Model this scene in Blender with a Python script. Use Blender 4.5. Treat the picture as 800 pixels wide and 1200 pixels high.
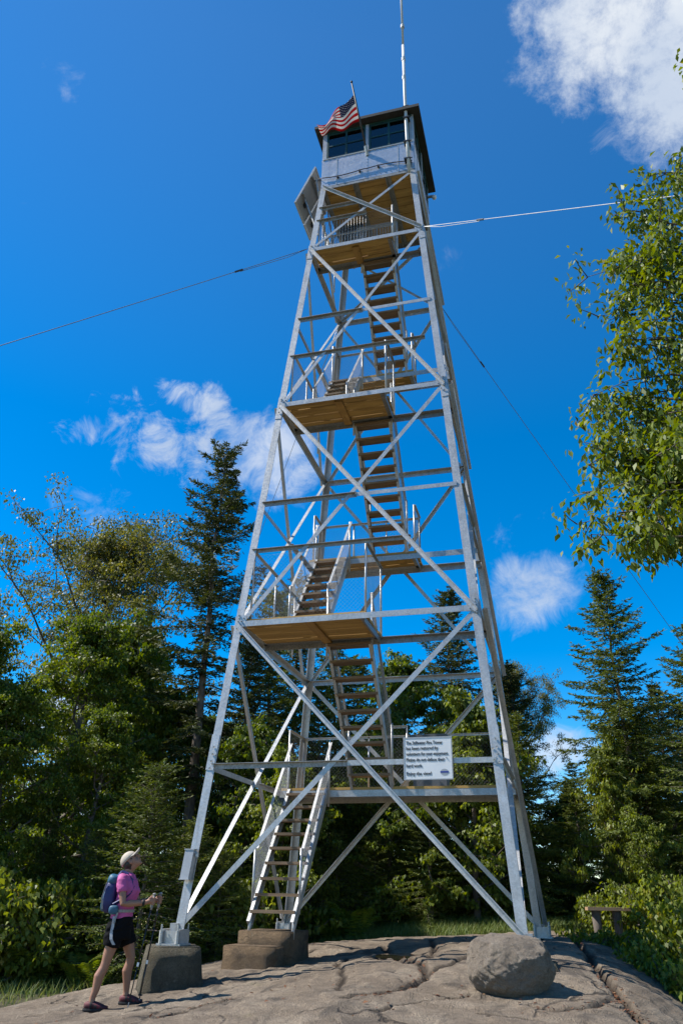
import bpy, bmesh, math, random
import numpy as np
from mathutils import Vector, Matrix, Quaternion

for o in list(bpy.data.objects): bpy.data.objects.remove(o)
sc = bpy.context.scene
COL = sc.collection
rnd = random.Random(7)
rng = np.random.default_rng(7)

# ------------------------------------------------------------------ camera
CAM = np.array([2.784, -12.669, 0.388]); FPX = 900.0
PITCH, YAW, ROLL = 0.466, 0.271, 0.020
def cam_basis():
    cy, sy, cp, sp = math.cos(YAW), math.sin(YAW), math.cos(PITCH), math.sin(PITCH)
    f = np.array([-sy*cp, cy*cp, sp]); r = np.array([cy, sy, 0.]); u = np.cross(r, f)
    c, s = math.cos(ROLL), math.sin(ROLL)
    return c*r+s*u, -s*r+c*u, f
CR, CU, CF = cam_basis()
cd = bpy.data.cameras.new('camera'); co = bpy.data.objects.new('camera', cd); COL.objects.link(co)
cd.sensor_fit = 'VERTICAL'; cd.sensor_height = 36.0; cd.sensor_width = 24.0
cd.lens = 36.0*FPX/1200.0; cd.clip_start = 0.05; cd.clip_end = 5000
M = Matrix(((CR[0], CU[0], -CF[0], CAM[0]), (CR[1], CU[1], -CF[1], CAM[1]), (CR[2], CU[2], -CF[2], CAM[2]), (0, 0, 0, 1)))
co.matrix_world = M
sc.camera = co
def ray(x, y):
    d = (x-400)/FPX*CR-(y-600)/FPX*CU+CF
    return d/np.linalg.norm(d)
def at_d(x, y, D):                       # point on the pixel's ray at horizontal distance D
    d = ray(x, y); return CAM+d*D/math.hypot(d[0], d[1])
def at_y(x, y, Y):
    d = ray(x, y); return CAM+d*(Y-CAM[1])/d[1]
def at_z(x, y, Z):
    d = ray(x, y); return CAM+d*(Z-CAM[2])/d[2]

# ------------------------------------------------------------------ world, sun, exposure
SUN_EL = math.radians(50)
SUN_H = np.array([-0.972, -0.235]); SUN_H /= np.linalg.norm(SUN_H)      # horizontal direction towards the sun
SKY_STRENGTH = 0.11
world = bpy.data.worlds.new('World'); sc.world = world; world.use_nodes = True
wn = world.node_tree.nodes; wl = world.node_tree.links; wn.clear()
def N(t, **kw):
    n = wn.new(t)
    for k, v in kw.items(): setattr(n, k, v)
    return n
def wlink(a, b): wl.new(a, b)
def wmath(op, a, b=None, c=None, clamp=False):
    n = N('ShaderNodeMath', operation=op, use_clamp=clamp)
    for i, v in enumerate((a, b, c)):
        if v is None: continue
        if isinstance(v, (int, float)): n.inputs[i].default_value = v
        else: wlink(v, n.inputs[i])
    return n.outputs[0]
def wdot(vec, c):
    n = N('ShaderNodeVectorMath', operation='DOT_PRODUCT'); wlink(vec, n.inputs[0]); n.inputs[1].default_value = tuple(c); return n.outputs['Value']
sky = N('ShaderNodeTexSky', sky_type='NISHITA'); sky.sun_disc = False
sky.sun_elevation = SUN_EL; sky.sun_rotation = math.atan2(SUN_H[0], SUN_H[1])
sky.altitude = 900; sky.air_density = 1.0; sky.dust_density = 0.0; sky.ozone_density = 2.2
hs = N('ShaderNodeHueSaturation'); hs.inputs['Saturation'].default_value = 1.31; hs.inputs['Value'].default_value = 1.12
wlink(sky.outputs[0], hs.inputs['Color'])
tc = N('ShaderNodeTexCoord'); DIRV = tc.outputs['Generated']
sz_ = N('ShaderNodeSeparateXYZ'); wlink(DIRV, sz_.inputs[0]); mr_ = N('ShaderNodeMapRange'); wlink(sz_.outputs['Z'], mr_.inputs['Value'])   # deep clear-air blue down to the treetops, all round
for k_, v_ in (('From Min', 0.2), ('From Max', 0.85), ('To Min', 1.58), ('To Max', 1.31)): mr_.inputs[k_].default_value = v_
wlink(mr_.outputs['Result'], hs.inputs['Saturation'])
def cloud_noise(scale, detail, rough, seed, dist=0.0):
    mp = N('ShaderNodeMapping'); mp.inputs['Location'].default_value = (seed, seed*0.7, -seed*1.3); wlink(DIRV, mp.inputs['Vector'])
    n = N('ShaderNodeTexNoise'); n.inputs['Scale'].default_value = scale; n.inputs['Detail'].default_value = detail
    n.inputs['Roughness'].default_value = rough; n.inputs['Distortion'].default_value = dist
    wlink(mp.outputs[0], n.inputs['Vector']); return n.outputs['Fac']
nA = cloud_noise(10.0, 12, 0.70, 3.1, 0.2); nB = cloud_noise(23.0, 12, 0.68, 8.7, 0.55)
def ellipse(px, py, rx, ry, ang=0.0):
    """soft blob 1 in its middle, 0 at its rim, round a direction of the sky"""
    c = ray(px, py); e1 = CR-c*(CR@c); e1 /= np.linalg.norm(e1); e2 = np.cross(c, e1)
    ca, sa = math.cos(ang), math.sin(ang); a1 = ca*e1+sa*e2; a2 = -sa*e1+ca*e2
    u = wmath('DIVIDE', wdot(DIRV, a1), rx/FPX); v = wmath('DIVIDE', wdot(DIRV, a2), ry/FPX)
    r2 = wmath('ADD', wmath('MULTIPLY', u, u), wmath('MULTIPLY', v, v))
    front = wmath('GREATER_THAN', wdot(DIRV, c), 0.0)
    return wmath('MULTIPLY', wmath('SUBTRACT', 1.0, wmath('MINIMUM', r2, 1.0)), front)
def smooth(x, lo, hi):
    n = N('ShaderNodeMapRange', interpolation_type='SMOOTHSTEP'); wlink(x, n.inputs['Value'])
    n.inputs['From Min'].default_value = lo; n.inputs['From Max'].default_value = hi; return n.outputs['Result']
dens = None
for (px, py, rx, ry, ang, noise, k, lo, hi, amp) in [
        (745, 30, 175, 112, 0.25, 'A', 2.3, 0.28, 1.0, 0.97), (800, 85, 120, 100, 0.6, 'A', 2.2, 0.32, 1.0, 0.97),
        (950, -40, 260, 140, 0.2, 'A', 1.5, 0.25, 0.8, 1.0),
        (205, 525, 135, 62, 0.35, 'B', 3.2, 0.50, 1.5, 0.78), (318, 535, 90, 75, 0.5, 'B', 2.0, 0.32, 1.25, 0.68), (235, 472, 65, 36, 0.4, 'B', 3.0, 0.4, 1.4, 0.8),
        (115, 505, 62, 30, 0.2, 'B', 3.2, 0.6, 1.7, 0.75), (120, 600, 120, 50, 0.2, 'B', 3.0, 0.8, 2.0, 0.4),
        (622, 692, 84, 60, -0.35, 'B', 1.6, 0.38, 1.2, 0.72), (600, 620, 80, 40, -0.3, 'B', 3.0, 0.9, 2.0, 0.3),
        (650, 878, 60, 40, 0.0, 'B', 2.0, 0.4, 1.2, 0.7), (527, 303, 30, 24, 0.3, 'B', 2.6, 0.7, 1.7, 0.3),
        (70, 92, 40, 30, 0.6, 'B', 3.2, 0.75, 1.9, 0.36), (735, 165, 70, 34, 0.2, 'B', 3.2, 0.8, 1.9, 0.45),
        (60, 275, 120, 50, 0.7, 'B', 3.0, 1.15, 2.4, 0.22), (110, 960, 150, 60, 0.0, 'B', 1.5, 0.2, 0.9, 0.8), (60, 840, 100, 50, 0.0, 'B', 1.8, 0.3, 1.0, 0.7),
        (-350, 500, 260, 90, 0.2, 'A', 2.0, 0.4, 1.0, 0.8), (-300, 60, 160, 70, 0.2, 'A', 2.0, 0.4, 1.0, 0.8), (1250, 600, 240, 90, 0.1, 'A', 2.0, 0.4, 1.0, 0.8)]:
    e = ellipse(px, py, rx, ry, ang); n_ = nA if noise == 'A' else nB
    t = wmath('ADD', e, wmath('MULTIPLY', wmath('SUBTRACT', n_, 0.5), k))
    t = wmath('MULTIPLY', wmath('MULTIPLY', smooth(t, lo, hi), smooth(e, 0.0, 0.35)), amp)
    dens = t if dens is None else wmath('MAXIMUM', dens, t)
# the same small cumulus goes on over the rest of the sky, thinly scattered
nC = cloud_noise(3.2, 8, 0.6, 21.0, 0.2)
away = smooth(wdot(DIRV, CF), 0.70, 0.55)
dens = wmath('MAXIMUM', dens, wmath('MULTIPLY', wmath('MULTIPLY', smooth(nC, 0.60, 0.72), away), 0.85))
shade = smooth(cloud_noise(7.0, 4, 0.5, 5.5), 0.3, 0.72)
cm = N('ShaderNodeMix', data_type='RGBA'); cm.inputs['A'].default_value = (3.2, 3.7, 4.5, 1); cm.inputs['B'].default_value = (4.9, 5.1, 5.3, 1)
wlink(shade, cm.inputs['Factor'])
mx = N('ShaderNodeMix', data_type='RGBA'); wlink(dens, mx.inputs['Factor']); wlink(hs.outputs[0], mx.inputs['A']); wlink(cm.outputs['Result'], mx.inputs['B'])
bg = N('ShaderNodeBackground'); bg.inputs['Strength'].default_value = SKY_STRENGTH; wlink(mx.outputs['Result'], bg.inputs['Color'])
wo = N('ShaderNodeOutputWorld'); wlink(bg.outputs[0], wo.inputs['Surface'])

sd = bpy.data.lights.new('sun', 'SUN'); so = bpy.data.objects.new('sun', sd); COL.objects.link(so)
sd.energy = 5.0; sd.angle = math.radians(0.53); sd.color = (1.0, 0.955, 0.88)
SUND = Vector((SUN_H[0]*math.cos(SUN_EL), SUN_H[1]*math.cos(SUN_EL), math.sin(SUN_EL)))
so.rotation_euler = SUND.to_track_quat('Z', 'Y').to_euler(); so.location = (-20, -8, 30)
sc.view_settings.view_transform = 'Standard'; sc.view_settings.look = 'None'
sc.view_settings.exposure = 0.75; sc.view_settings.gamma = 1.0; sc.view_settings.use_curve_mapping = False
sc.render.engine = 'CYCLES'
sc.cycles.max_bounces = 6; sc.cycles.transparent_max_bounces = 12; sc.cycles.diffuse_bounces = 3; sc.cycles.glossy_bounces = 3

# ------------------------------------------------------------------ materials
def new_mat(name):
    m = bpy.data.materials.new(name); m.use_nodes = True; nt = m.node_tree
    b = nt.nodes['Principled BSDF']; return m, nt, b
def nd(nt, t, **kw):
    n = nt.nodes.new(t)
    for k, v in kw.items(): setattr(n, k, v)
    return n
def coords(nt, scale=(1, 1, 1), kind='Object', rand=True):
    t = nd(nt, 'ShaderNodeTexCoord'); mp = nd(nt, 'ShaderNodeMapping'); mp.inputs['Scale'].default_value = scale
    nt.links.new(t.outputs[kind], mp.inputs['Vector'])
    if rand:
        oi = nd(nt, 'ShaderNodeObjectInfo'); cb = nd(nt, 'ShaderNodeVectorMath', operation='SCALE'); cb.inputs[0].default_value = (17.3, 9.1, 23.7)
        nt.links.new(oi.outputs['Random'], cb.inputs['Scale']); nt.links.new(cb.outputs[0], mp.inputs['Location'])
    return mp.outputs[0]
def noise(nt, vec, scale, detail=4, rough=0.55, dist=0.0):
    n = nd(nt, 'ShaderNodeTexNoise'); n.inputs['Scale'].default_value = scale; n.inputs['Detail'].default_value = detail
    n.inputs['Roughness'].default_value = rough; n.inputs['Distortion'].default_value = dist
    nt.links.new(vec, n.inputs['Vector']); return n.outputs['Fac']
def ramp(nt, fac, stops):
    r = nd(nt, 'ShaderNodeValToRGB'); el = r.color_ramp.elements
    while len(el) < len(stops): el.new(0.5)
    for e, (p, c) in zip(el, stops): e.position = p; e.color = (c[0], c[1], c[2], 1)
    nt.links.new(fac, r.inputs['Fac']); return r.outputs['Color']
def mixc(nt, fac, a, b, mode='MIX'):
    m = nd(nt, 'ShaderNodeMix', data_type='RGBA', blend_type=mode)
    for k, v in (('Factor', fac), ('A', a), ('B', b)):
        if isinstance(v, (int, float)): m.inputs[k].default_value = v
        elif isinstance(v, tuple): m.inputs[k].default_value = (v[0], v[1], v[2], 1)
        else: nt.links.new(v, m.inputs[k])
    return m.outputs['Result']
def bump(nt, b, h, strength, dist=0.01):
    n = nd(nt, 'ShaderNodeBump'); n.inputs['Strength'].default_value = strength; n.inputs['Distance'].default_value = dist
    nt.links.new(h, n.inputs['Height']); nt.links.new(n.outputs[0], b.inputs['Normal'])
def maprange(nt, v, a, b, lo=0.0, hi=1.0):
    n = nd(nt, 'ShaderNodeMapRange'); nt.links.new(v, n.inputs['Value'])
    for k, x in (('From Min', a), ('From Max', b), ('To Min', lo), ('To Max', hi)): n.inputs[k].default_value = x
    return n.outputs['Result']
def simple(name, c1, c2=None, scale=6, rough=0.6, metal=0.0, bstr=0.0, bscale=40, stretch=(1, 1, 1), spec=0.5):
    m, nt, b = new_mat(name); v = coords(nt, stretch)
    c2 = c2 or tuple(x*0.75 for x in c1)
    f = noise(nt, v, scale, 5, 0.6)
    nt.links.new(ramp(nt, f, [(0.3, c2), (0.7, c1)]), b.inputs['Base Color'])
    b.inputs['Roughness'].default_value = rough; b.inputs['Metallic'].default_value = metal; b.inputs['Specular IOR Level'].default_value = spec
    if bstr: bump(nt, b, noise(nt, v, bscale, 4), bstr, 0.01)
    return m
def make_galv(name, c1, c2, metal, rough, wob=0.0, dirt=0.25):
    m, nt, b = new_mat(name); v = coords(nt)
    vo = nd(nt, 'ShaderNodeTexVoronoi'); vo.inputs['Scale'].default_value = 55; nt.links.new(v, vo.inputs['Vector'])
    sp = nd(nt, 'ShaderNodeSeparateColor'); nt.links.new(vo.outputs['Color'], sp.inputs[0])
    f2 = noise(nt, v, 3.5, 6, 0.65)
    base = ramp(nt, f2, [(0.25, c2), (0.7, c1)])
    base = mixc(nt, 0.16, base, ramp(nt, sp.outputs[0], [(0.0, c2), (1.0, (0.86, 0.88, 0.9))]))
    rust = noise(nt, v, 9.0, 6, 0.7)
    base = mixc(nt, maprange(nt, rust, 0.62, 0.78, 0, dirt), base, (0.20, 0.17, 0.14))
    stv = noise(nt, coords(nt, (14, 14, 1.2)), 1.0, 5, 0.6)
    base = mixc(nt, maprange(nt, stv, 0.54, 0.70, 0, dirt*1.2), base, (0.15, 0.125, 0.10))
    nt.links.new(base, b.inputs['Base Color']); b.inputs['Metallic'].default_value = metal
    nt.links.new(maprange(nt, sp.outputs[1], 0, 1, rough-0.08, rough+0.1), b.inputs['Roughness'])
    if wob: bump(nt, b, noise(nt, v, 3.0, 3, 0.5, 0.6), wob, 0.12)
    return m
def make_wood(name, c1, c2, dark, rough=0.75, axis=0):
    m, nt, b = new_mat(name); st = [22, 22, 22]; st[axis] = 1.3
    v = coords(nt, tuple(st)); f = noise(nt, v, 1.0, 6, 0.6, 0.4)
    big = noise(nt, coords(nt, (0.9, 5, 5)), 1.4, 3)
    kn = nd(nt, 'ShaderNodeTexVoronoi'); kn.inputs['Scale'].default_value = 1.0
    s3 = [7.0, 7.0, 7.0]; s3[axis] = 2.6; nt.links.new(coords(nt, tuple(s3)), kn.inputs['Vector'])
    col = ramp(nt, f, [(0.28, dark), (0.46, c2), (0.72, c1)])
    oi = nd(nt, 'ShaderNodeObjectInfo')
    col = mixc(nt, maprange(nt, oi.outputs['Random'], 0, 1, 0.0, 0.45), col, c2)
    col = mixc(nt, maprange(nt, kn.outputs['Distance'], 0.10, 0.05, 0, 0.8), col, dark)
    col = mixc(nt, maprange(nt, big, 0.35, 0.7, 0.0, 0.45), col, dark)
    nt.links.new(col, b.inputs['Base Color']); b.inputs['Roughness'].default_value = rough
    bump(nt, b, f, 0.35, 0.004); return m
MAT = {}
MAT['galv'] = make_galv('galvanised_steel', (0.47, 0.465, 0.455), (0.30, 0.297, 0.29), 0.38, 0.40)
MAT['galvd'] = make_galv('weathered_and_shaded_galvanised_steel', (0.26, 0.255, 0.245), (0.17, 0.165, 0.155), 0.35, 0.5, dirt=0.5)  # weathered tone, also painted shade on the left half bars in front
MAT['sheet'] = make_galv('galvanised_sheet', (0.52, 0.52, 0.53), (0.42, 0.42, 0.43), 0.65, 0.36, wob=0.10, dirt=0.10)
MAT['wood'] = make_wood('new_lumber', (0.58, 0.36, 0.105), (0.46, 0.27, 0.075), (0.20, 0.105, 0.03))
MAT['woody'] = make_wood('new_lumber_across', (0.52, 0.30, 0.085), (0.40, 0.22, 0.06), (0.18, 0.09, 0.03), axis=1)
MAT['tread'] = make_wood('weathered_tread', (0.30, 0.20, 0.12), (0.21, 0.135, 0.075), (0.08, 0.055, 0.035))
MAT['bench'] = make_wood('bench_plank', (0.46, 0.30, 0.17), (0.36, 0.23, 0.13), (0.2, 0.12, 0.07))
MAT['green'] = simple('green_paint', (0.012, 0.05, 0.04), rough=0.45)
MAT['roof'] = simple('dark_roof', (0.045, 0.042, 0.038), (0.028, 0.026, 0.024), rough=0.8)
MAT['dark'] = simple('black_plastic', (0.015, 0.015, 0.016), rough=0.45)
MAT['cable'] = simple('black_cable', (0.05, 0.035, 0.025), rough=0.6)
MAT['wire'] = simple('steel_cable', (0.17, 0.17, 0.17), metal=0.5, rough=0.45)
MAT['rope'] = simple('white_cable', (0.56, 0.56, 0.545), rough=0.6)
MAT['chain'] = simple('chain_link_wire', (0.36, 0.37, 0.38), metal=0.4, rough=0.45)
MAT['white'] = simple('sign_white', (0.74, 0.74, 0.74), (0.66, 0.66, 0.66), scale=3, rough=0.4)
MAT['ink'] = simple('sign_ink', (0.02, 0.02, 0.022), rough=0.6)
MAT['blueink'] = simple('sign_blue', (0.03, 0.06, 0.30), rough=0.6)
MAT['box'] = simple('grey_enclosure', (0.40, 0.41, 0.42), (0.33, 0.34, 0.35), rough=0.5, metal=0.2)
MAT['cabinet'] = simple('dark_cabinet', (0.10, 0.105, 0.115), (0.07, 0.075, 0.08), rough=0.5)
MAT['cabin_in'] = simple('cab_lining', (0.07, 0.06, 0.05), rough=0.8)
def glass():
    m, nt, b = new_mat('window_glass'); out = nt.nodes['Material Output']
    tr = nd(nt, 'ShaderNodeBsdfTransparent'); tr.inputs[0].default_value = (0.62, 0.68, 0.72, 1)
    gl = nd(nt, 'ShaderNodeBsdfGlossy'); gl.inputs['Roughness'].default_value = 0.03
    fr = nd(nt, 'ShaderNodeFresnel'); fr.inputs[0].default_value = 1.75
    ms = nd(nt, 'ShaderNodeMixShader'); nt.links.new(fr.outputs[0], ms.inputs[0]); nt.links.new(tr.outputs[0], ms.inputs[1]); nt.links.new(gl.outputs[0], ms.inputs[2])
    nt.links.new(ms.outputs[0], out.inputs['Surface']); return m
MAT['glass'] = glass()
def solar_back():
    return simple('panel_backsheet', (0.30, 0.31, 0.32), (0.25, 0.26, 0.27), rough=0.6)
MAT['pvback'] = solar_back(); MAT['pv'] = simple('photovoltaic_cells', (0.012, 0.02, 0.06), rough=0.15)
def rock_mat(name, tones, scale=1.0, lichen=0.5, dark=0.7, hairs=0.85):
    m, nt, b = new_mat(name); v = coords(nt, rand=False)
    f1 = noise(nt, v, 0.9*scale, 7, 0.62, 0.6); f2 = noise(nt, v, 5.5*scale, 7, 0.68); f3 = noise(nt, v, 60*scale, 4, 0.6)
    col = ramp(nt, f1, [(0.30, tones[0]), (0.48, tones[1]), (0.62, tones[2]), (0.78, tones[1])])
    col = mixc(nt, 0.55, col, ramp(nt, f2, [(0.32, tuple(c*0.62 for c in tones[1])), (0.55, tones[1]), (0.75, tones[2])]))
    # feldspar and mica speckle
    col = mixc(nt, maprange(nt, f3, 0.62, 0.75, 0, 0.35), col, (0.42, 0.38, 0.34)); col = mixc(nt, maprange(nt, f3, 0.40, 0.30, 0, 0.45), col, (0.05, 0.045, 0.04))
    st = noise(nt, coords(nt, (1.0, 0.45, 1.0), rand=False), 1.7*scale, 6, 0.7, 1.0)
    col = mixc(nt, maprange(nt, st, 0.53, 0.64, 0, dark), col, (0.060, 0.050, 0.042))
    li = noise(nt, v, 3.1*scale, 8, 0.72, 0.2)
    col = mixc(nt, maprange(nt, li, 0.62, 0.70, 0, lichen), col, (0.26, 0.25, 0.20))
    mo = noise(nt, v, 1.35*scale, 6, 0.7, 0.3)
    col = mixc(nt, maprange(nt, mo, 0.63, 0.74, 0, lichen*0.8), col, (0.13, 0.13, 0.045))
    # hairline joints and dirt gathered in the open joints
    vw = nd(nt, 'ShaderNodeVectorMath', operation='ADD'); nz_ = nd(nt, 'ShaderNodeTexNoise'); nz_.inputs['Scale'].default_value = 2.2*scale; nz_.inputs['Detail'].default_value = 6
    nt.links.new(v, nz_.inputs['Vector']); nt.links.new(v, vw.inputs[0]); sc1 = nd(nt, 'ShaderNodeVectorMath', operation='SCALE'); sc1.inputs['Scale'].default_value = 0.55/scale
    nt.links.new(nz_.outputs['Color'], sc1.inputs[0]); nt.links.new(sc1.outputs[0], vw.inputs[1])
    ve = nd(nt, 'ShaderNodeTexVoronoi', feature='DISTANCE_TO_EDGE'); ve.inputs['Scale'].default_value = 0.75*scale; nt.links.new(vw.outputs[0], ve.inputs['Vector'])
    gate = maprange(nt, noise(nt, v, 0.8*scale, 3), 0.47, 0.58); hair = nd(nt, 'ShaderNodeMath', operation='MULTIPLY'); nt.links.new(maprange(nt, ve.outputs['Distance'], 0.022, 0.004), hair.inputs[0]); nt.links.new(gate, hair.inputs[1])
    col = mixc(nt, maprange(nt, hair.outputs[0], 0, 1, 0, hairs), col, (0.035, 0.026, 0.02))
    ja = nd(nt, 'ShaderNodeAttribute'); ja.attribute_name = 'joint'
    col = mixc(nt, maprange(nt, ja.outputs['Fac'], 0.15, 0.75, 0, 0.92), col, (0.030, 0.021, 0.015))
    gr_ = noise(nt, v, 24*scale, 5, 0.75); col = mixc(nt, maprange(nt, gr_, 0.35, 0.62, 0.5, 0.0), col, tuple(c*0.35 for c in tones[1]))
    nt.links.new(col, b.inputs['Base Color']); b.inputs['Roughness'].default_value = 0.86; b.inputs['Specular IOR Level'].default_value = 0.3
    ad0 = nd(nt, 'ShaderNodeMath', operation='ADD'); nt.links.new(f2, ad0.inputs[0]); nt.links.new(f3, ad0.inputs[1])
    ad = nd(nt, 'ShaderNodeMath', operation='SUBTRACT'); nt.links.new(ad0.outputs[0], ad.inputs[0]); nt.links.new(maprange(nt, hair.outputs[0], 0, 1, 0, hairs), ad.inputs[1])
    bump(nt, b, ad.outputs[0], 1.0, 0.045); return m
MAT['rock'] = rock_mat('granite_bedrock', [(0.125, 0.092, 0.062), (0.26, 0.20, 0.142), (0.43, 0.352, 0.262)])
MAT['boulder'] = rock_mat('granite_boulder', [(0.24, 0.195, 0.15), (0.35, 0.285, 0.22), (0.47, 0.40, 0.32)], 2.6, 0.3, 0.4, 0.0)
MAT['concrete'] = rock_mat('mossy_concrete', [(0.09, 0.078, 0.05), (0.14, 0.12, 0.08), (0.25, 0.22, 0.16)], 2.0, 0.7, 0.6, 0.0)
MAT['step'] = rock_mat('brown_concrete', [(0.16, 0.105, 0.06), (0.25, 0.17, 0.10), (0.34, 0.24, 0.14)], 2.4, 0.5, 0.7, 0.2)
def soil_mat():
    m, nt, b = new_mat('forest_floor'); v = coords(nt, rand=False)
    col = ramp(nt, noise(nt, v, 1.6, 8, 0.7), [(0.3, (0.035, 0.028, 0.016)), (0.5, (0.06, 0.052, 0.022)), (0.68, (0.05, 0.075, 0.018))])
    nt.links.new(col, b.inputs['Base Color']); b.inputs['Roughness'].default_value = 0.95
    bump(nt, b, noise(nt, v, 14, 5), 0.8, 0.05); return m
MAT['soil'] = soil_mat()
def leaf_mat(name, stops, transl=0.42, rough=0.5, tcol=None):
    m, nt, b = new_mat(name); out = nt.nodes['Material Output']
    at = nd(nt, 'ShaderNodeAttribute'); at.attribute_name = 'tint'
    oi = nd(nt, 'ShaderNodeObjectInfo')
    ad = nd(nt, 'ShaderNodeMath', operation='ADD'); nt.links.new(at.outputs['Fac'], ad.inputs[0])
    nt.links.new(maprange(nt, oi.outputs['Random'], 0, 1, -0.12, 0.12), ad.inputs[1])
    col = ramp(nt, ad.outputs[0], stops); nt.links.new(col, b.inputs['Base Color'])
    b.inputs['Roughness'].default_value = rough; b.inputs['Specular IOR Level'].default_value = 0.35
    if transl:
        tr = nd(nt, 'ShaderNodeBsdfTranslucent')
        hsv = nd(nt, 'ShaderNodeHueSaturation'); hsv.inputs['Hue'].default_value = 0.485; hsv.inputs['Saturation'].default_value = 1.15; hsv.inputs['Value'].default_value = 1.5
        nt.links.new(col, hsv.inputs['Color']); nt.links.new(hsv.outputs[0], tr.inputs[0])
        ms = nd(nt, 'ShaderNodeMixShader'); ms.inputs[0].default_value = transl
        nt.links.new(b.outputs[0], ms.inputs[1]); nt.links.new(tr.outputs[0], ms.inputs[2]); nt.links.new(ms.outputs[0], out.inputs['Surface'])
    return m
MAT['leaf'] = leaf_mat('broad_leaves', [(0.0, (0.045, 0.076, 0.009)), (0.5, (0.105, 0.15, 0.016)), (0.85, (0.17, 0.205, 0.025)), (1.0, (0.23, 0.21, 0.04))])
MAT['leaf2'] = leaf_mat('pale_leaves', [(0.0, (0.07, 0.10, 0.013)), (0.5, (0.145, 0.185, 0.024)), (0.85, (0.21, 0.24, 0.04)), (1.0, (0.27, 0.235, 0.055))])
MAT['leafs'] = leaf_mat('thin_yellowing_leaves', [(0.0, (0.07, 0.08, 0.018)), (0.5, (0.14, 0.145, 0.025)), (0.85, (0.20, 0.185, 0.035)), (1.0, (0.24, 0.18, 0.05))])
MAT['leafo'] = leaf_mat('glossy_leaves', [(0.0, (0.05, 0.082, 0.011)), (0.5, (0.115, 0.16, 0.018)), (0.9, (0.20, 0.225, 0.03)), (1.0, (0.27, 0.22, 0.05))], 0.36, 0.5)
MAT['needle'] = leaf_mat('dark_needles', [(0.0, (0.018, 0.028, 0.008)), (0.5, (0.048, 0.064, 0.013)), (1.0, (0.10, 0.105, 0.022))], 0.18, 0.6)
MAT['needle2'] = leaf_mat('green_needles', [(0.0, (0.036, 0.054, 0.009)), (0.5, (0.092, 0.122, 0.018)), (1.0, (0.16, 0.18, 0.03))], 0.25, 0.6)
MAT['grass'] = leaf_mat('grass_blades', [(0.0, (0.06, 0.10, 0.02)), (0.5, (0.11, 0.16, 0.035)), (1.0, (0.24, 0.24, 0.08))], 0.3, 0.6)
MAT['litter'] = leaf_mat('dead_leaves', [(0.0, (0.07, 0.03, 0.018)), (0.5, (0.16, 0.065, 0.03)), (1.0, (0.26, 0.16, 0.08))], 0.1, 0.8)
MAT['bark'] = simple('grey_bark', (0.14, 0.115, 0.095), (0.06, 0.048, 0.04), scale=14, rough=0.9, bstr=0.8, bscale=30, stretch=(1, 1, 0.3))
MAT['barkd'] = simple('dark_bark', (0.19, 0.155, 0.125), (0.07, 0.055, 0.045), scale=16, rough=0.9, bstr=0.8, bscale=30, stretch=(1, 1, 0.4))

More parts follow.
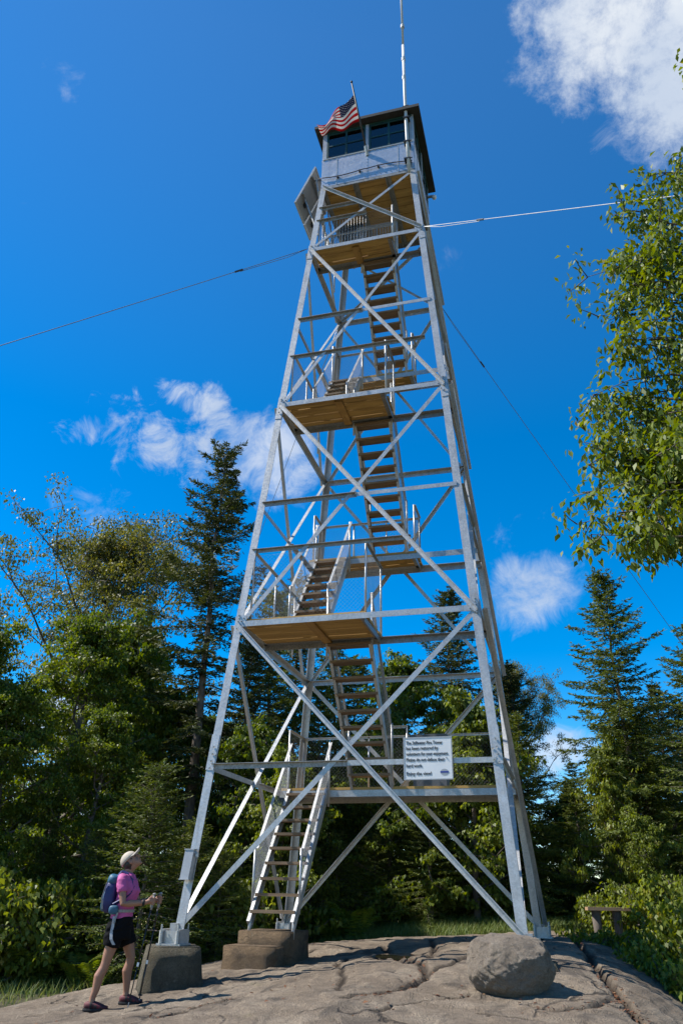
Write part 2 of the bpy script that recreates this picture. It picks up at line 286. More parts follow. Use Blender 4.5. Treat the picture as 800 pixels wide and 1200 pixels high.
# ------------------------------------------------------------------ mesh helpers
def tag(o, label=None, cat=None, group=None, kind=None):
    if label: o['label'] = label
    if cat: o['category'] = cat
    if group: o['group'] = group
    if kind: o['kind'] = kind
    return o
def empty(name, loc, label, cat, group=None, rz=0.0):
    o = bpy.data.objects.new(name, None); COL.objects.link(o); o.location = loc; o.rotation_euler[2] = rz
    o.empty_display_size = 0.2
    return tag(o, label, cat, group)
def link(name, me, mat, parent=None, loc=(0, 0, 0)):
    o = bpy.data.objects.new(name, me); COL.objects.link(o); o.location = loc
    if mat is not None:
        for m in (mat if isinstance(mat, (list, tuple)) else [mat]): me.materials.append(m if not isinstance(m, str) else MAT[m])
    if parent is not None: o.parent = parent
    return o
def V(*a): return np.array(a[0] if len(a) == 1 else a, float)
def unit(v): v = np.asarray(v, float); return v/np.linalg.norm(v)
class MB:
    def __init__(s): s.v = []; s.f = []; s.mi = []; s.cur = 0
    def add(s, vs, fs):
        n = len(s.v); s.v += [tuple(p) for p in vs]; s.f += [tuple(i+n for i in f) for f in fs]; s.mi += [s.cur]*len(fs); return s
    def frame(s, c, ax, ay, az):             # box from a centre and three half axes
        c, ax, ay, az = V(c), V(ax), V(ay), V(az)
        vs = [c+i*ax+j*ay+k*az for k in (-1, 1) for j in (-1, 1) for i in (-1, 1)]
        fs = [(0, 2, 3, 1), (4, 5, 7, 6), (0, 1, 5, 4), (2, 6, 7, 3), (0, 4, 6, 2), (1, 3, 7, 5)]
        if np.dot(np.cross(ax, ay), az) < 0: fs = [f[::-1] for f in fs]
        return s.add(vs, fs)
    def box(s, x0, x1, y0, y1, z0, z1):
        return s.frame(((x0+x1)/2, (y0+y1)/2, (z0+z1)/2), ((x1-x0)/2, 0, 0), (0, (y1-y0)/2, 0), (0, 0, (z1-z0)/2))
    def bar(s, p0, p1, a, b, up=(0, 0, 1)):   # a: width across, b: height along up
        p0, p1 = V(p0), V(p1); d = unit(p1-p0); u = V(up)
        if abs(d@unit(u)) > 0.98: u = V(0, 1, 0)
        side = unit(np.cross(d, u)); upv = np.cross(side, d)
        return s.frame((p0+p1)/2, (p1-p0)/2, side*a/2, upv*b/2)
    def angle(s, p0, p1, size, t, u, v, su=None):  # L section, heel on the line p0-p1, flanges along u and v
        p0, p1 = V(p0), V(p1); d = unit(p1-p0); u = V(u); u = unit(u-d*(u@d)); v = V(v); v = v-d*(v@d); v = unit(v-u*(v@u))
        su = su or size; sv = size
        prof = [(0, 0), (su, 0), (su, t), (t, t), (t, sv), (0, sv)]
        vs = [p+a*u+b*v for p in (p0, p1) for a, b in prof]
        fs = [(i, (i+1) % 6, (i+1) % 6+6, i+6) for i in range(6)]+[(3, 2, 1, 0), (5, 4, 3, 0), (6, 7, 8, 9), (6, 9, 10, 11)]
        if np.dot(np.cross(u, v), d) < 0: fs = [f[::-1] for f in fs]
        return s.add(vs, fs)
    def tube(s, pts, rad, n=8, cap=True):
        pts = [V(p) for p in pts]; rad = rad if hasattr(rad, '__len__') else [rad]*len(pts)
        base = len(s.v); vs = []; fs = []; prev = None
        for i, p in enumerate(pts):
            d = unit(pts[min(i+1, len(pts)-1)]-pts[max(i-1, 0)])
            if prev is None:
                a = V(0, 0, 1) if abs(d[2]) < 0.9 else V(1, 0, 0); e1 = unit(np.cross(d, a))
            else: e1 = unit(prev-d*(prev@d))
            prev = e1; e2 = np.cross(d, e1)
            for k in range(n):
                t = 2*math.pi*k/n; vs.append(p+rad[i]*(math.cos(t)*e1+math.sin(t)*e2))
        for i in range(len(pts)-1):
            for k in range(n):
                fs.append((i*n+k, i*n+(k+1) % n, (i+1)*n+(k+1) % n, (i+1)*n+k))
        if cap: fs += [tuple(range(n))[::-1], tuple((len(pts)-1)*n+k for k in range(n))]
        return s.add(vs, fs)
    def rings(s, rings, cap=True):             # loft through rings of equal length
        n = len(rings[0]); vs = [p for r in rings for p in r]; fs = []
        for i in range(len(rings)-1):
            for k in range(n): fs.append((i*n+k, i*n+(k+1) % n, (i+1)*n+(k+1) % n, (i+1)*n+k))
        if cap: fs += [tuple(range(n))[::-1], tuple((len(rings)-1)*n+k for k in range(n))]
        return s.add(vs, fs)
    def ellipsoid(s, c, r, rot=None, nu=14, nv=9):
        rs = []; c = V(c); rot = np.eye(3) if rot is None else rot
        for j in range(1, nv):
            t = math.pi*j/nv
            rs.append([c+rot@V(r[0]*math.sin(t)*math.cos(2*math.pi*k/nu), r[1]*math.sin(t)*math.sin(2*math.pi*k/nu), -r[2]*math.cos(t)) for k in range(nu)])
        return s.rings(rs)
    def build(s, name, mat, parent=None, loc=(0, 0, 0), smooth_=False):
        me = bpy.data.meshes.new(name); me.from_pydata(s.v, [], s.f)
        o = link(name, me, mat, parent, loc)
        if any(s.mi): me.polygons.foreach_set('material_index', s.mi)
        if smooth_: me.polygons.foreach_set('use_smooth', [True]*len(me.polygons))
        me.update(); return o
def np_mesh(name, verts, faces, tint=None, smooth_=False):
    """fast mesh from arrays; faces is (n,3) or (n,4)"""
    me = bpy.data.meshes.new(name); k = faces.shape[1]
    me.vertices.add(len(verts)); me.vertices.foreach_set('co', np.ascontiguousarray(verts, dtype=np.float32).ravel())
    me.loops.add(faces.size); me.loops.foreach_set('vertex_index', np.ascontiguousarray(faces, dtype=np.int32).ravel())
    me.polygons.add(len(faces)); me.polygons.foreach_set('loop_start', np.arange(0, faces.size, k, dtype=np.int32))
    me.update(calc_edges=True)
    if smooth_: me.polygons.foreach_set('use_smooth', np.ones(len(faces), bool))
    if tint is not None:
        a = me.attributes.new('tint', 'FLOAT', 'FACE'); a.data.foreach_set('value', np.asarray(tint, np.float32))
    return me

# ------------------------------------------------------------------ terrain
def tps_fit(P):
    P = np.array(P, float); n = len(P); d = np.hypot(P[:, None, 0]-P[None, :, 0], P[:, None, 1]-P[None, :, 1])
    K = np.where(d > 0, d*d*np.log(d+1e-12), 0)+np.eye(n)*0.05
    A = np.zeros((n+3, n+3)); A[:n, :n] = K; A[:n, n] = 1; A[:n, n+1:] = P[:, :2]; A[n, :n] = 1; A[n+1:, :n] = P[:, :2].T
    sol = np.linalg.solve(A, np.concatenate([P[:, 2], np.zeros(3)])); return P, sol
def tps_eval(T, x, y):
    P, s = T; x = np.asarray(x, float); y = np.asarray(y, float); z = s[len(P)]+s[len(P)+1]*x+s[len(P)+2]*y
    for i in range(len(P)):
        d2 = (x-P[i, 0])**2+(y-P[i, 1])**2; z = z+s[i]*0.5*d2*np.log(d2+1e-12)
    return z
ROCKPTS = [(-2.3, -2.6, -.69), (-1.91, -2.1, -.61), (-2.7, -2.16, -.72), (-2.35, -3.5, -.745), (-2.05, -.98, -.55), (-1.3, -.8, -.47),
           (-2.245, 2.245, -.42), (2.245, 2.245, -.15), (2.245, -2.245, -.25), (2.1, -3.8, -.43), (2.78, -12.7, -1.22), (0.4, -6, -.60),
           (0, 0, -.36), (.4, 2.6, -.22), (0, -3, -.47), (-.5, 4.2, -.30), (1.6, 4.2, -.15), (2.9, 4.6, -.13), (-4.0, -1.0, -.86), (-4.4, -3.2, -.93), (-3.6, -5.4, -.85), (-3.2, 1.6, -.62),
           (-1.8, 3.4, -.42), (-5.6, -2.5, -1.2), (-5.2, .5, -1.15), (-4.2, 3.2, -1.0), (-2.8, 4.8, -.85), (-.8, 6.2, -.75), (1.6, 6.6, -.6), (3.2, 6.6, -.5),
           (3.1, -2.6, -.36), (3.2, 0.0, -.26), (3.25, 2.2, -.22), (3.15, -4.0, -.55), (2.9, -6.0, -.72), (4.1, 0.2, -.62), (4.15, 2.4, -.60), (3.9, -2.4, -.70), (3.75, -4.0, -.86), (3.7, -6, -1.05), (5.2, -1, -1.7), (4.9, -4, -1.8), (4.9, -7, -1.9), (5.4, 2.4, -1.6), (4.4, 4.6, -.6),
           (-3, -9, -1.1), (-8, -6, -1.9), (7, -11, -2.4), (-6, -12, -1.8)]
SOILPTS = [(-6, -4, -1.12), (-5, 0, -1.0), (-7, 3, -1.0), (-4.2, 3, -.85), (-5, 6, -.8), (-2.5, 4.6, -.52), (-.6, 5.0, -.24), (1.4, 5.3, -.13), (0, 9, -.15), (3.3, 4.4, -.20), (3.4, 8, -.1), (5, 2, -.75), (5.5, -2, -1.2),
           (5.5, -5, -1.45), (8, 4, -.6), (9, -2, -1.5), (3, -14, -1.8), (-4, -12, -1.9), (-12, 0, -1.6), (12, 8, -1.0), (0, 16, -.7), (-10, 10, -1.2), (0, 0, -1.2), (1, -6, -1.6), (2.2, 2, -.7)]
TR, TS = tps_fit(ROCKPTS), tps_fit(SOILPTS)
def vnoise(x, y, s, seed):                 # smooth value noise, arrays
    x = np.asarray(x, float)*s+seed*13.7; y = np.asarray(y, float)*s-seed*7.9
    xi = np.floor(x); yi = np.floor(y); fx = x-xi; fy = y-yi; fx = fx*fx*(3-2*fx); fy = fy*fy*(3-2*fy)
    def h(a, b): q = np.sin(a*127.1+b*311.7+seed*74.7)*43758.5453; return q-np.floor(q)
    return (h(xi, yi)*(1-fx)+h(xi+1, yi)*fx)*(1-fy)+(h(xi, yi+1)*(1-fx)+h(xi+1, yi+1)*fx)*fy-0.5
def rock_base(x, y): return tps_eval(TR, x, y)+0.10*vnoise(x, y, 0.7, 1)*np.clip((np.abs(np.asarray(x))+np.abs(np.asarray(y)-1))*0.25, 0, 1)
def soil_z(x, y):
    x = np.asarray(x, float); y = np.asarray(y, float); r = np.hypot(x, y)
    near = tps_eval(TS, np.clip(x, -14, 14), np.clip(y, -15, 18)); near = np.clip(near, -2.6, 0.2)
    return near+0.12*vnoise(x, y, 0.5, 4)*np.clip(r/8-0.5, 0, 1)-np.clip(r-20, 0, 1e9)*0.06
def ground_hit(px, py):                     # where a pixel's ray meets the rock
    d = ray(px, py)
    for D in np.arange(4, 26, 0.02):
        p = CAM+d*D/math.hypot(d[0], d[1])
        if p[2] < float(rock_base(p[0], p[1])): return p
    return CAM+d*12
def ground(x, y): return float(max(rock_base(x, y), soil_z(x, y))) if (abs(x) < 6 and -12 < y < 7) else float(soil_z(x, y))
CRACKS = [  # pixel polylines of the joints in the rock, width, depth
    ([(668, 1096), (690, 1120), (712, 1150), (726, 1168), (742, 1186), (752, 1199)], 0.05, 0.07),
    ([(470, 1120), (492, 1128), (500, 1140), (488, 1152), (470, 1160), (440, 1165), (405, 1168)], 0.045, 0.05),
    ([(452, 1108), (462, 1122), (480, 1128)], 0.06, 0.05), ([(500, 1140), (540, 1124), (556, 1116)], 0.035, 0.035), ([(505, 1100), (508, 1112), (503, 1122)], 0.04, 0.04),
    ([(440, 1185), (480, 1176), (530, 1170), (552, 1164)], 0.025, 0.03), ([(620, 1178), (650, 1186), (690, 1180), (716, 1170)], 0.03, 0.035),
    ([(398, 1160), (402, 1145), (396, 1130), (408, 1122)], 0.03, 0.03), ([(260, 1160), (300, 1152), (345, 1143), (396, 1138)], 0.02, 0.025),
    ([(0, 1176), (40, 1166), (90, 1158)], 0.03, 0.03), ([(180, 1196), (215, 1186), (245, 1176), (290, 1166)], 0.03, 0.035), ([(30, 1190), (80, 1184), (120, 1186)], 0.02, 0.02),
    ([(352, 1120), (372, 1112), (395, 1110), (430, 1112)], 0.03, 0.03), ([(560, 1186), (590, 1192), (640, 1199)], 0.02, 0.02), ([(675, 1130), (715, 1150), (752, 1168)], 0.02, 0.02)]
CR3 = [([ground_hit(*p)[:2] for p in pl], w_*1.25, d_*1.3) for pl, w_, d_ in CRACKS]
def seg_dist(x, y, a, b):
    ab = b-a; t = np.clip(((x-a[0])*ab[0]+(y-a[1])*ab[1])/(ab@ab), 0, 1); return np.hypot(x-a[0]-t*ab[0], y-a[1]-t*ab[1])
PUD = ground_hit(478, 1117)
def rock_full(x, y):
    z = rock_base(x, y)+0.016*vnoise(x, y, 2.6, 2)+0.012*vnoise(x, y, 7.0, 3)+0.010*vnoise(x, y, 17.0, 6)
    q_ = (z*1.0+0.11*x+0.05*vnoise(x, y, 1.3, 15)+0.02*vnoise(x, y, 5.0, 16))/0.055       # exfoliation sheets: low worn ledges
    fr_ = q_-np.floor(q_); z = z+0.020*(np.clip((fr_-.44)/.10, 0, 1)-fr_)
    wx = x+0.05*vnoise(x, y, 3.0, 9)+0.03*vnoise(x, y, 9.0, 12); wy = y+0.12*vnoise(x, y, 3.0, 10)+0.05*vnoise(x, y, 9.0, 11)
    for pl, w_, d_ in CR3:
        dd = np.min([seg_dist(wx, wy, pl[i], pl[i+1]) for i in range(len(pl)-1)], axis=0)
        z = z-d_*np.exp(-(dd/(w_*.8))**4)-0.08*d_*np.exp(-(dd/(w_*4))**2)
    q = ((x-PUD[0])/0.42)**2+((y-PUD[1])/0.75)**2
    return z-0.09*np.exp(-q**1.5)
def grid_obj(name, xs, ys, fn, mat):
    X, Y = np.meshgrid(xs, ys); Z = fn(X.ravel(), Y.ravel()); v = np.stack([X.ravel(), Y.ravel(), Z], 1)
    nx, ny = len(xs), len(ys); i = (np.arange(ny-1)[:, None]*nx+np.arange(nx-1)[None, :]).ravel()
    me = np_mesh(name, v, np.stack([i, i+1, i+nx+1, i+nx], 1), smooth_=True); return link(name, me, mat)
xs = np.concatenate([np.arange(-7, -3.6, .12), np.arange(-3.6, 4.6, .035), np.arange(4.6, 6.6, .12)])
ys = np.concatenate([np.arange(-12.5, -6.6, .12), np.arange(-6.6, 0, .035), np.arange(0, 7.2, .08)])
bedrock = tag(grid_obj('bedrock', xs, ys, rock_full, 'rock'), kind='structure')
gX, gY = [a.ravel() for a in np.meshgrid(xs, ys)]; jt = np.zeros(len(gX)); wx_ = gX+0.05*vnoise(gX, gY, 3.0, 9)+0.03*vnoise(gX, gY, 9.0, 12); wy_ = gY+0.12*vnoise(gX, gY, 3.0, 10)+0.05*vnoise(gX, gY, 9.0, 11)
for pl, w_, d_ in CR3:                                     # dirt lies in the joints
    dd = np.min([seg_dist(wx_, wy_, pl[i], pl[i+1]) for i in range(len(pl)-1)], axis=0); jt = np.maximum(jt, np.exp(-(dd/(w_*1.0))**2))
bedrock.data.attributes.new('joint', 'FLOAT', 'POINT').data.foreach_set('value', jt.astype(np.float32))
gx = np.concatenate([[-3000, -1200, -500, -200, -100, -60, -40], np.arange(-30, 30, .5), [30, 40, 60, 100, 200, 500, 1200, 3000]])
gy = np.concatenate([[-3000, -1200, -500, -200, -100, -60, -40], np.arange(-30, 40, .5), [40, 60, 100, 200, 500, 1200, 3000]])
tag(grid_obj('ground', gx, gy, soil_z, 'soil'), kind='structure')
# shallow puddle where the joints meet
def water_mat():
    m, nt, b = new_mat('puddle_water'); b.inputs['Base Color'].default_value = (0.03, 0.028, 0.018, 1); b.inputs['Roughness'].default_value = 0.04
    b.inputs['IOR'].default_value = 1.33; return m
pz = float(rock_full(np.array([PUD[0]]), np.array([PUD[1]]))[0])+0.045
pm = MB(); pm.add([(PUD[0]+1.1*math.cos(t)*0.42, PUD[1]+1.1*math.sin(t)*0.75, pz) for t in np.linspace(0, 2*math.pi, 33)[:-1]], [tuple(range(32))])
tag(pm.build('puddle', water_mat()), kind='structure')

# ------------------------------------------------------------------ fire tower
WB, WT, ZF = 2.245, 1.067, 14.718
L1, L2, L3 = 4.256, 8.579, 12.715
M1, M2, M3 = 2.08, 6.43, 10.68
def hw(z): return WB+(WT-WB)*min(z, ZF)/ZF
tower = empty('fire_tower', (0, 0, 0), 'tall galvanised steel lattice fire tower with stairs and a glazed cab on top', 'fire tower')
SG = {'FL': (-1, -1), 'FR': (1, -1), 'BL': (-1, 1), 'BR': (1, 1)}
def corner(c, z): s = SG[c]; return V(s[0]*hw(z), s[1]*hw(z), z)
for c, s in SG.items():                                   # four legs, each an L with its heel outwards
    b = MB(); b.angle(corner(c, -0.05), corner(c, ZF), 0.122, 0.013, (-s[0], 0, 0), (0, -s[1], 0))
    for zs, ln in ((L1*0.5+0.12, 0.5), (L2-0.1, 0.5), (L3-0.1, 0.4)):     # splice plates
        b.angle(corner(c, zs-ln/2)+V(s[0], s[1], 0)*0.009, corner(c, zs+ln/2)+V(s[0], s[1], 0)*0.009, 0.118, 0.008, (-s[0], 0, 0), (0, -s[1], 0))
    b.build('leg', 'galv', tower)
    p = MB(); p.angle(V(s[0]*WT, s[1]*WT, ZF), V(s[0]*WT, s[1]*WT, 16.50), 0.11, 0.01, (-s[0], 0, 0), (0, -s[1], 0)); p.build('cab_post', 'galv', tower)
FACES = {'F': ('FL', 'FR', (0, -1, 0)), 'B': ('BL', 'BR', (0, 1, 0)), 'L': ('FL', 'BL', (-1, 0, 0)), 'R': ('FR', 'BR', (1, 0, 0))}
def on_face(f, t, z, out=0.0, inset=0.07):
    a, b_, n = FACES[f]; A, B = corner(a, z), corner(b_, z); d = unit(B-A); A = A+d*inset; B = B-d*inset
    return A+(B-A)*t+V(n)*out
for f in 'FBLR':
    n = V(FACES[f][2])
    for z in (M1, M2, M3):
        for h in (0, 1):                                   # two half bars meeting at the crossing of the diagonals
            m = MB(); p0, p1 = on_face(f, 0.5*h, z, 0.016), on_face(f, 0.5+0.5*h, z, 0.016)
            if h == 0: m.angle(p0-n*0.03, p1-n*0.03, 0.075, 0.008, n, (0, 0, -1), su=0.06)
            else: m.angle(p0, p1, 0.070, 0.008, (0, 0, -1), -n)
            m.build('horizontal_brace', 'galv' if (h or f != 'F') else 'galvd', tower)  # left halves in front get darker steel: their shade is in the colour
    for z in (L1, L2, L3):
        m = MB(); m.angle(on_face(f, 0, z, 0.018, 0.03), on_face(f, 1, z, 0.018, 0.03), 0.09, 0.009, (0, 0, -1), -n); m.build('horizontal_beam', 'galv', tower)
    for z0, z1 in ((0.02, L1-0.06), (L1-0.1, L2-0.06), (L2-0.1, L3-0.06), (L3, ZF-0.05)):
        if z0 == L3 and f in 'BLR': pass
        for k, (ta, tb) in enumerate(((0, 1), (1, 0))):
            m = MB(); o = 0.030 if k == 1 else -0.004
            p0, p1 = on_face(f, ta, z0, o, 0.05), on_face(f, tb, z1, o, 0.05); d = unit(p1-p0); u = np.cross(n, d)
            if u[2] > 0: u = -u
            sz = 0.072 if z0 < L1-0.2 else (0.066 if z0 < L2-.2 else 0.058)
            if k == 1: m.angle(p0-u*sz/2, p1-u*sz/2, sz, 0.008, u, n, su=sz)
            else: m.angle(p0-u*sz/2, p1-u*sz/2, sz, 0.008, u, -n)
            m.build('diagonal_brace', 'galv', tower)
# bolts at the panel points and the leg splices
hexm = MB(); hexm.tube([(0, 0, 0), (0, 0, 0.014)], 0.015, 6); hexm.tube([(0, 0, 0.013), (0, 0, 0.022)], 0.008, 6)
hexme = bpy.data.meshes.new('bolt'); hexme.from_pydata(hexm.v, [], hexm.f); hexme.materials.append(MAT['galv'])
def bolt(p, n, parent=tower, s=1.0):
    o = bpy.data.objects.new('bolt', hexme); COL.objects.link(o); o.parent = parent; o.location = tuple(p); o.scale = (s, s, s)
    o.rotation_euler = Vector(n).to_track_quat('Z', 'Y').to_euler()
for c in ('FL', 'FR'):
    s = SG[c]
    for z in (2.02, 2.12, 2.22, 2.32, 8.36, 8.46, 8.56, 8.66, L1-.12, L1, L1+.1, L3-.05, L3+.06):
        bolt(corner(c, z)+V(-s[0]*0.05, s[1]*0.018, 0), (0, -1, 0)); 
    for z in (2.05, 2.2, 8.4, 8.6, L1): bolt(corner(c, z)+V(-s[0]*0.105, s[1]*0.018, 0), (0, -1, 0))
for f in 'F':
    for za, zb in ((0, L1), (L1, L2), (L2, L3)):
        bolt(on_face('F', 0.5, (za+zb)/2-0.03, 0.05), (0, -1, 0), s=0.8)
for c in ('FL', 'FR', 'BL', 'BR'):
    s = SG[c]
    for z in (L1, L2, L3):                                   # gusset plates where the braces meet the legs
        for f, n_ in ((0, V(0, s[1], 0)), (1, V(s[0], 0, 0))):
            a = V(-s[0], 0, 0) if f == 0 else V(0, -s[1], 0); q = corner(c, z)+a*.10+n_*.0075
            m = MB(); m.frame(q, a*.085, n_*.0035, V(0, 0, .095)); g_ = m.build('gusset_plate', 'galv', tower)
            if f == 0 and s[1] < 0:
                for dx, dz in ((-.04, .05), (.04, .05), (-.04, -.05), (.04, -.05)): bolt(q+a*dx+V(0, 0, dz)+n_*.004, n_, g_, .8)
# base shoes: plate, upright channels and anchor bolts
SHOE_Z = {'FL': -0.19, 'FR': -0.22, 'BL': -0.19, 'BR': -0.14}
for c, s in SG.items():
    x, y, _ = corner(c, 0); z0 = SHOE_Z[c]; b = MB()
    b.box(x-.165, x+.165, y-.165, y+.165, z0, z0+.022)
    for a in (-1, 1):
        b.box(x+a*.115-.022, x+a*.115+.022, y-.125, y+.125, z0+.022, z0+.185)
        b.box(x-.09, x+.09, y+a*.105-.010, y+a*.105+.010, z0+.022, z0+.165)
    b.box(x-.05, x+.05, y-.05, y+.05, z0+.025, 0.06)
    sh = b.build('base_shoe', 'galv', tower)
    for a in (-1, 1):
        for d in (-1, 1):
            bb = MB(); bb.tube([(x+a*.115, y+d*.148, z0+.02), (x+a*.115, y+d*.148, z0+.24)], 0.012, 8); bb.tube([(x+a*.115, y+d*.148, z0+.022), (x+a*.115, y+d*.148, z0+.17)], 0.024, 6)
            bb.build('anchor_bolt', 'galv', sh)

def chain(name, p0, p1, hv, parent, s=0.068, r=0.0013):
    """chain-link panel: two families of diagonal wires clipped to the panel, plus edge wires"""
    p0, p1, hv = V(p0), V(p1), V(hv); W = np.linalg.norm(p1-p0); H = np.linalg.norm(hv); m = MB()
    eu = (p1-p0)/W; ev = hv/H; nrm = unit(np.cross(eu, ev)); n = int((W+H)/s)
    for sgn in (1, -1):
        for i in range(1, n):
            c = i*s
            if sgn == 1: a = (max(0, c-H), min(c, H)); b_ = (min(c, W), max(0, c-W))      # falling wires
            else:
                u0 = c-H; a = (max(0, u0), max(0, -u0)); b_ = (min(W, c), min(H, W-u0))
            P = p0+eu*a[0]+ev*a[1]; Q = p0+eu*b_[0]+ev*b_[1]
            if np.linalg.norm(Q-P) > 0.03: m.tube([P+nrm*0.002*sgn, Q+nrm*0.002*sgn], r, 3, cap=False)
    m.tube([p0+hv, p1+hv], r*1.6, 4, cap=False)
    return tag(m.build('mesh_panel', 'chain', parent), kind='stuff')
def pipe(name, pts, parent, r=0.021, mat='galv'): m = MB(); m.tube(pts, r, 8); return m.build(name, mat, parent, smooth_=True)
def rail(name, p0, p1, parent, s=0.05, mat='galv'):
    m = MB(); p0, p1 = V(p0), V(p1); d = unit(p1-p0); side = unit(np.cross(d, V(0, 0, 1))) if abs(d[2]) < .95 else V(1, 0, 0)
    m.angle(p0, p1, s, 0.006, side, -np.cross(side, d) if abs(d[2]) < .95 else V(0, 1, 0)); return m.build(name, mat, parent)

def plank_run(parent, x0, x1, ys, z, th=0.045, mat='wood', seed=0):
    r = random.Random(seed)
    for a, b_ in zip(ys[:-1], ys[1:]):
        m = MB(); j = r.uniform(-.004, .004); m.box(x0+r.uniform(-.02, .02), x1+r.uniform(-.02, .02), a+.008, b_-.008, z+j, z+th+j); m.build('plank', mat, parent)
def platform(z, x0, x1, yb, n, cleat, seed):
    """front platform: steel frame with timber planks along x and one cleat below"""
    yf = -hw(z)+0.02; m = MB(); zt = z-0.005
    m.angle((-hw(z)+.02, yb, z), (hw(z)-.02, yb, z), 0.10, 0.009, (0, 0, -1), (0, -1, 0))
    m.angle((x1, yf+.1, z), (x1, yb-.012, z), 0.10, 0.009, (0, 0, -1), (-1, 0, 0))
    fr = m.build('platform', 'galvd', tower)
    ys_ = np.linspace(yf+.02, yb+.03, n+1); plank_run(fr, x0, x1+.02, ys_, z+.004, seed=seed)
    c = MB(); c.box(cleat-.07, cleat+.07, yf+.12, yb-.03, z-.04, z-.002); c.build('cleat', 'woody', fr)
    return fr
def landing(z, x0, x1, yf, n, seed):
    yb = hw(z)-.02; m = MB()
    m.angle((-hw(z)+.02, yf, z), (hw(z)-.02, yf, z), 0.11, 0.009, (0, 0, -1), (0, 1, 0))
    m.angle((-hw(z)+.04, yb-.02, z), (hw(z)-.04, yb-.02, z), 0.11, 0.009, (0, 0, -1), (0, -1, 0))
    for x in (x0, x1): m.angle((x, yf+.012, z), (x, yb-.032, z), 0.10, 0.009, (0, 0, -1), (-1 if x == x1 else 1, 0, 0))
    fr = m.build('landing', 'galv', tower)
    plank_run(fr, x0, x1+.02, np.linspace(yf-.01, yb, n+1), z+.004, seed=seed)
    return fr
P1 = platform(L1, -hw(L1)+.06, .16, -.60, 4, -.75, 1); P2 = platform(L2, -hw(L2)+.06, .44, -.60, 4, -.45, 2); P3 = platform(L3, -hw(L3)+.06, .55, -.56, 3, -.25, 3)
G1 = landing(M1, -hw(M1)+.06, hw(M1)-.08, 1.04, 4, 4); G2 = landing(M2, -hw(M2)+.06, .50, .95, 3, 5); G3 = landing(M3, -hw(M3)+.06, .58, .80, 3, 6)

def flight(x0, x1, y0, z0, y1, z1, n, rails='LR', hr=0.84, meshed=True, low=None):
    """stair flight: two channel stringers, timber treads, rails, posts and mesh"""
    p0, p1 = V(0, y0, z0), V(0, y1, z1); d = unit(p1-p0); up = unit(np.cross(V(1, 0, 0), d)); up = up if up[2] > 0 else -up
    m = MB()
    for x, sx in ((x0, 1), (x1, -1)):
        X = V(x, 0, 0)
        m.bar(p0+X, p1+X, 0.008, 0.15, up)
        for e in (-1, 1): m.bar(p0+X+up*e*.071+V(sx*.024, 0, 0), p1+X+up*e*.071+V(sx*.024, 0, 0), 0.040, 0.008, up)
    fl = m.build('stair_flight', 'galv', tower)
    for k in range(n):
        t = (k+0.75)/n; c = p0+(p1-p0)*t; tr = MB(); tr.box(x0+.008, x1-.008, c[1]-.115, c[1]+.115, c[2]-.02, c[2]+.022); tr.build('tread', 'tread', fl)
    hz = V(0, 0, hr)
    for k in rails:
        x = x0-.015 if k == 'L' else x1+.015; X = V(x, 0, 0)
        a, b_ = p0+X+(p1-p0)*0.10, p1+X
        rail('handrail', a+hz, b_+hz, fl, 0.045)
        pipe('rail_post', [a-V(0, 0, .06), a+hz], fl, 0.020); pipe('rail_post', [b_-V(0, 0, .25), b_+hz], fl, 0.020)
        if meshed: chain('mesh_panel', a+V(0, 0, .08), b_+V(0, 0, .08), hz*0.9, fl)
    return fl
flight(-1.89, -1.17, -.56, .02, 1.04, 2.06, 9)
flight(-.76, -.01, 1.10, M1+.05, -.60, L1-.02, 9, meshed=True)
flight(-1.50, -.83, -.66, L1+.05, .95, M2-.02, 9)
flight(-.34, .37, .95, M2+.05, -.60, L2-.02, 9)
flight(-1.22, -.56, -.62, L2+.05, .80, M3-.02, 9)
flight(-.22, .47, .86, M3+.05, -.56, L3-.02, 9)
flight(-.98, -.42, -.50, L3+.05, .72, ZF-.05, 9, rails='L')
# the first flight stands on posts let into the concrete steps
for x in (-1.87, -1.19): pipe('stair_foot', [(x, -.56, -.16), (x, -.50, .20)], tower, 0.026)

def guard(p0, p1, h, parent, mesh=True, posts=2, s=0.04, mat='galv'):
    p0, p1 = V(p0), V(p1); hv = V(0, 0, h)
    rail('guard_rail', p0+hv, p1+hv, parent, s, mat)
    for i in range(posts):
        q = p0+(p1-p0)*(i/(posts-1)) if posts > 1 else p0
        pipe('rail_post', [q, q+hv], parent, 0.018)
    if mesh: chain('mesh_panel', p0+V(0, 0, .04), p1+V(0, 0, .04), V(0, 0, h-.05), parent, r=.0018 if parent is not G1 else .0007)
def front_rail(z, x1, parent):
    y = -hw(z)+.03; rail('guard_rail', (-hw(z)+.05, y, z), (x1, y, z), parent, 0.06, 'galvd')
front_rail(5.53, .90, P1); front_rail(9.72, 1.20, P2); front_rail(14.0, -.20, P3); front_rail(13.59, .0, P3)
for P, z, x1, yb in ((P1, L1, .16, -.62), (P2, L2, .44, -.62), (P3, L3, .55, -.6)):
    h = 1.2 if P is not P3 else .95; yf = -hw(z+h)+.08; xl = -hw(z+h)+.08
    guard((x1, yf, z+.05), (x1, yb, z+.05), h, P, posts=2, mat='galvd')
    guard((xl, yf, z+.05), (xl, .4 if P is not P3 else .2, z+.05), h, P, posts=3)
    chain('mesh_panel', (xl, yf, z+.09), (x1, yf, z+.09), (0, 0, h-.1), P)
